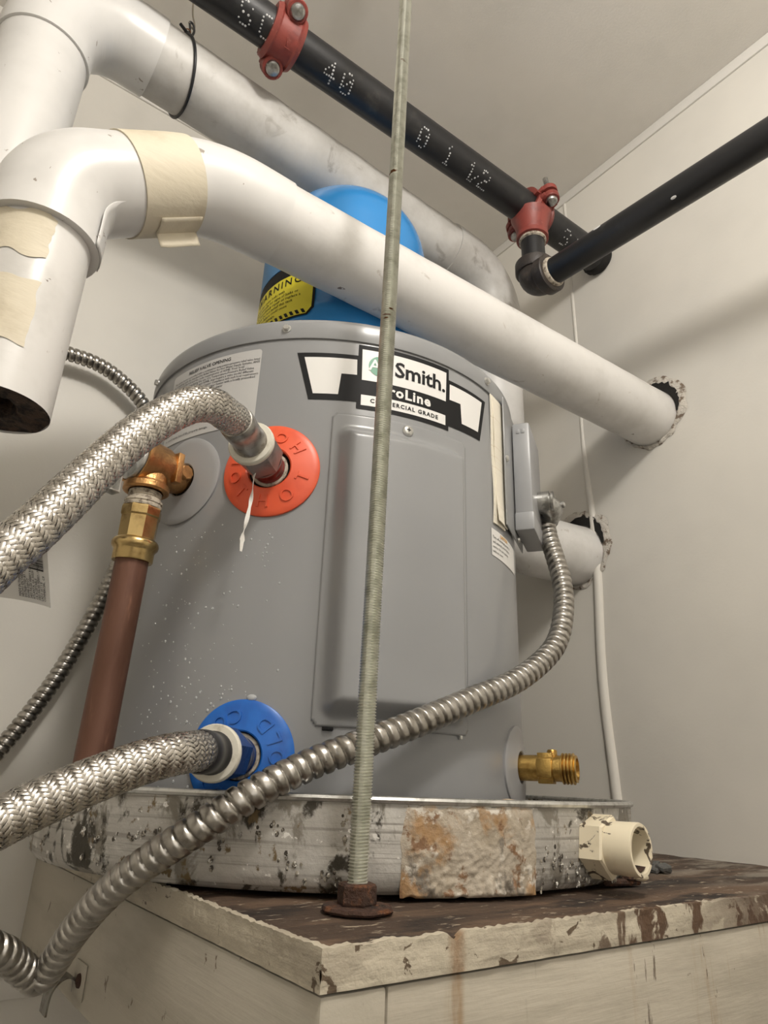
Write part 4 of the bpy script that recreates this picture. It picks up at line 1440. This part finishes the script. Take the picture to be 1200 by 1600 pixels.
MB().tube(spline(hang, .0015), .0016, 10).build('wire_eye', M_wire, hw)
up = [tuple(k0 + Vector((.002, .006, .036))), tuple(k0 + Vector((.010, .010, .034))), tuple(k0 + Vector((.012, .016, .052))), tuple(k0 + Vector((.008, .03, .10))), (k0.x + .006, k0.y + .05, CZ)]
MB().tube(spline(up, .003), .0013, 8).build('hanger_wire', M_wirec, hw, label='tarnished wire up to the ceiling')
MB().tube(spline([tuple(k0 + Vector((.002 + .004 * math.cos(t), .004 * math.sin(t), .006 + .0006 * t))) for t in np.linspace(0, 9, 30)], .001), .0007, 6).build('copper_twist', mat('copper_wire', (.5, .22, .1), .4, .8), hw, label='copper coloured wire twist')

# ------------------------------------------------------------------ black steel pipes
RK = .0262


def kline(x):
    return Vector((x, .571 - .0117 * (x - .88), .979 - .0105 * (x - .88)))


bk = thing('steel_pipe', tuple(kline(.3) - Vector((0, 0, .03))), 'thick black steel pipe with dotted white print under the ceiling', 'pipe')
MB().tube(resample([tuple(kline(-.5)), tuple(kline(.89))], .05), RK, 40).build('tube', M_black, bk)
e1 = (kline(1) - kline(0)).normalized()
FONT = {'S': ['01110', '10001', '10000', '01110', '00001', '10001', '01110'], 'C': ['01110', '10001', '10000', '10000', '10000', '10001', '01110'], 'H': ['10001', '10001', '10001', '11111', '10001', '10001', '10001'],
        '4': ['00010', '00110', '01010', '10010', '11111', '00010', '00010'], '0': ['01110', '10001', '10011', '10101', '11001', '10001', '01110'], '1': ['00100', '01100', '00100', '00100', '00100', '00100', '01110'],
        '2': ['01110', '10001', '00001', '00110', '01000', '10000', '11111'], '/': ['00001', '00001', '00010', '00100', '01000', '10000', '10000'], 'M': ['10001', '11011', '10101', '10101', '10001', '10001', '10001'],
        '8': ['01110', '10001', '10001', '01110', '10001', '10001', '01110']}


def dots(mb_, ch, x, ang, sz=.0030):
    """dot-matrix character on the pipe; ang = direction on the circumference facing down/front"""
    c0 = kline(x)
    a_ = Vector((0, -1, 0))
    b_ = Vector((0, 0, -1))
    for r, row_ in enumerate(FONT[ch]):
        for c, on in enumerate(row_):
            if on == '1' and random.random() > .10:
                th = math.radians(ang) + (r - 3) * sz * 1.25 / RK + random.uniform(-.01, .01)
                nrm = a_ * math.cos(th) + b_ * math.sin(th)
                p = kline(x + (c - 2) * sz * 1.05 + (r - 3) * .0006) + nrm * (RK + .0002)
                mb_.lathe([(.0014 * random.uniform(.8, 1.2), .0), (.0009, .0004), (0, .0005)], p, nrm, n=7)


for ch, x in (('S', .166), ('C', .195), ('4', .290), ('0', .317), ('0', .452), ('1', .502), ('1', .548), ('/', .562), ('2', .576), ('S', .768), ('M', .800)):
    mb = MB()
    dots(mb, ch, x, 60, .0034)
    mb.build('dot_print', M_dotw, bk, label='white dot matrix character on the pipe', kind='stuff')
wall_c = kline(.88)
V, F = [], []
MB().lathe([(RK + .0004, 0), (RK + .0025, .0015), (RK + .0035, .008), (RK + .0015, .014), (RK + .0003, .016)], tuple(kline(.878)), tuple(-e1), n=40, fn=lambda r, h, a: (r + .0018 * nz(math.cos(a) * 5, math.sin(a) * 5, h * 150), h)).build(
    'black_sealant', M_dark, bk, label='black sealant where the pipe meets the wall', sharp=70)


def saddle(x, dirn, name, lab, outlet, strap):
    """red clamp on the black pipe. dirn: direction of the visible middle of the band"""
    c = kline(x)
    d = (Vector(dirn) - e1 * e1.dot(Vector(dirn))).normalized()
    s = e1.cross(d).normalized()
    root = thing(name, tuple(c - Vector((0, 0, .045))), lab, 'clamp')
    V, F = [], []
    n = 24
    hw_ = .0215 if strap else .026
    # band cross-section swept round the visible half, with thickness
    for i in range(n + 1):
        a = -1.62 + 3.24 * i / n
        rad = s * math.sin(a) + d * math.cos(a)
        wv = hw_ * (1.0 if strap else (.62 + .38 * math.cos(a)))
        for q, (t, rr_) in enumerate(((-1, RK + .0004), (-1, RK + .0060), (-.72, RK + .0095), (-.6, RK + .0075), (.6, RK + .0075), (.72, RK + .0095), (1, RK + .0060), (1, RK + .0004))):
            V.append(c + rad * rr_ + e1 * (t * wv))
    F = [(i * 8 + k, i * 8 + (k + 1) % 8, i * 8 + 8 + (k + 1) % 8, i * 8 + 8 + k) for i in range(n) for k in range(8)]
    F += [tuple(range(8))[::-1], tuple(n * 8 + k for k in range(8))]
    band = MB().add(V, F)
    # back half
    V2 = []
    for i in range(n + 1):
        a = 1.58 + 3.12 * i / n
        rad = s * math.sin(a) + d * math.cos(a)
        for (t, rr_) in ((-1, RK + .0004), (-1, RK + .008), (1, RK + .008), (1, RK + .0004)):
            V2.append(c + rad * rr_ + e1 * (t * hw_ * .9))
    F2 = [(i * 4 + k, i * 4 + (k + 1) % 4, i * 4 + 4 + (k + 1) % 4, i * 4 + 4 + k) for i in range(n) for k in range(4)]
    F2 += [(3, 2, 1, 0), tuple(n * 4 + k for k in range(4))]
    bo = band.build('band', M_red, root, sharp=30)
    MB().add(V2, F2).build('back_half', M_red, root, sharp=30)
    for sg in (1, -1):
        ec = c + s * (sg * (.0355 if strap else .0405)) + d * (.010 if strap else 0.)
        ear = MB().lathe([(0, .004), (.0125, .004), (.0140, .005), (.0140, .013), (.0128, .0145), (0, .0145)], ec - d * .001, d, n=24)
        ear.rbox(c + s * (sg * .0335) + d * .0075, (.016, hw_ * 1.25, .009), (s, e1, d), bev=.002)
        eo = ear.build('ear', M_red, root)
        ear2 = MB().lathe([(0, -.004), (.0135, -.004), (.0140, -.005), (.0140, -.013), (.0125, -.0145), (0, -.0145)], ec, d, n=24)
        ear2.rbox(c + s * (sg * .0335) - d * .0085, (.016, hw_ * 1.25, .009), (s, e1, d), bev=.002)
        ear2.build('ear', M_red, root)
        bb = MB()
        bolt(bb, ec + d * .0130, d, .0098, .0065, n=22)
        bb.lathe([(.0045, 0), (.0045, -.044), (0, -.046)], ec, d, n=10)
        bb.hexlathe([(.0085, -.0145), (.0085, -.022), (0, -.022)], ec, d)
        bb.build('bolt', M_zincm, eo, label='round zinc bolt head')
    return root, c, d, s


cA, cc, dd, ss = saddle(.222, (-.14, -.50, -.85), 'pipe_clamp', 'red iron pipe clamp with two round bolts at the top of the picture', False, True)
MB().rbox(cc + dd * (RK + .0078) + e1 * .001, (.0012, .0100, .0012), (dd, (ss * .9 + e1 * .3).normalized(), e1), bev=.0003).rbox(cc + dd * (RK + .0078) + e1 * .004 + ss * .006, (.0012, .0016, .007), (dd, ss, e1), bev=.0003).build('cast_mark', M_red, cA)
oc = cc - dd * (RK + .006)
MB().lathe([(.026, 0), (.024, .010), (.022, .028), (.0, .030)], oc, -dd, n=28).build('outlet_boss', M_red, cA)
MB().lathe([(.0175, .026), (.0180, .030), (.0172, .034), (.0165, .10), (0, .10)], oc, -dd, n=24).build('outlet_pipe', M_putty, cA, label='thread compound on the outlet')

TX = .700
cB, cc, dd, ss = saddle(TX, (0, -.18, -1), 'outlet_clamp', 'red iron outlet clamp feeding the black branch pipe near the wall', True, False)
kz = kline(TX)
bx_, by_ = kz.x - .008, kz.y - .004
MB().lathe([(.034, -.018), (.0300, -.028), (.0265, -.042), (.0245, -.056), (.0262, -.058), (.0262, -.066), (.024, -.067), (.0, -.067)], (bx_, by_, kz.z), (0, 0, 1), n=32).build('outlet_boss', M_red, cB, label='red tapered outlet')
MB().lathe([(.0195, -.0655), (.0222, -.066), (.0222, -.071), (.0195, -.0725)], (bx_, by_, kz.z), (0, 0, 1), n=28).build('thread_compound', M_putty, cB)

br = thing('branch_pipe', (bx_, .35, .79), 'thinner black steel branch pipe rising to the right with a cast elbow', 'pipe')
EZ = .826
MB().tube([(bx_, by_, kz.z - .064), (bx_, by_, EZ + .02)], .0190, 28).build('nipple', M_black, br)
e0 = Vector((bx_, by_, EZ))
bd = (Vector((bx_ + .004, .2061, .806)) - e0).normalized()
el_ = fillet([(bx_, by_, EZ + .036), tuple(e0), tuple(e0 + bd * .034)], .020)
MB().tube(resample(el_, .003), .0262, 28).build('elbow', M_malle, br, label='dark cast iron elbow')
MB().lathe([(.02, .016), (.0286, .017), (.0305, .020), (.0305, .036), (.0290, .0375), (.02, .0375)], e0, (0, 0, 1), n=32).lathe([(.02, .016), (.0286, .017), (.0305, .020), (.0305, .034), (.0290, .0355), (.02, .0355)], e0, bd, n=32).build('elbow_collars', M_malle, br)
MB().lathe([(.0195, .035), (.0236, .0352), (.0240, .0375), (.0228, .041), (.0205, .042)], e0, bd, n=28).build('thread_compound', M_putty, br, label='pale thread compound ring')
MB().tube([tuple(e0 + bd * .03), tuple(e0 + bd * 1.2)], .0208, 36).build('tube', M_black, br)
for t, a, sz in ((.132, -.2, .0046), (.245, 1.2, .003)):
    nr = (Vector((-.75, 0, .2)) * math.cos(a) + Vector((-.4, 0, -.9)) * math.sin(a)).normalized()
    MB().sphere(e0 + bd * t + nr * .0206, sz, 9, 6, (1.5, .7, .18), (bd, nr.cross(bd).normalized(), nr)).build('paint_spot', M_white, br, label='white paint spot on the branch pipe')
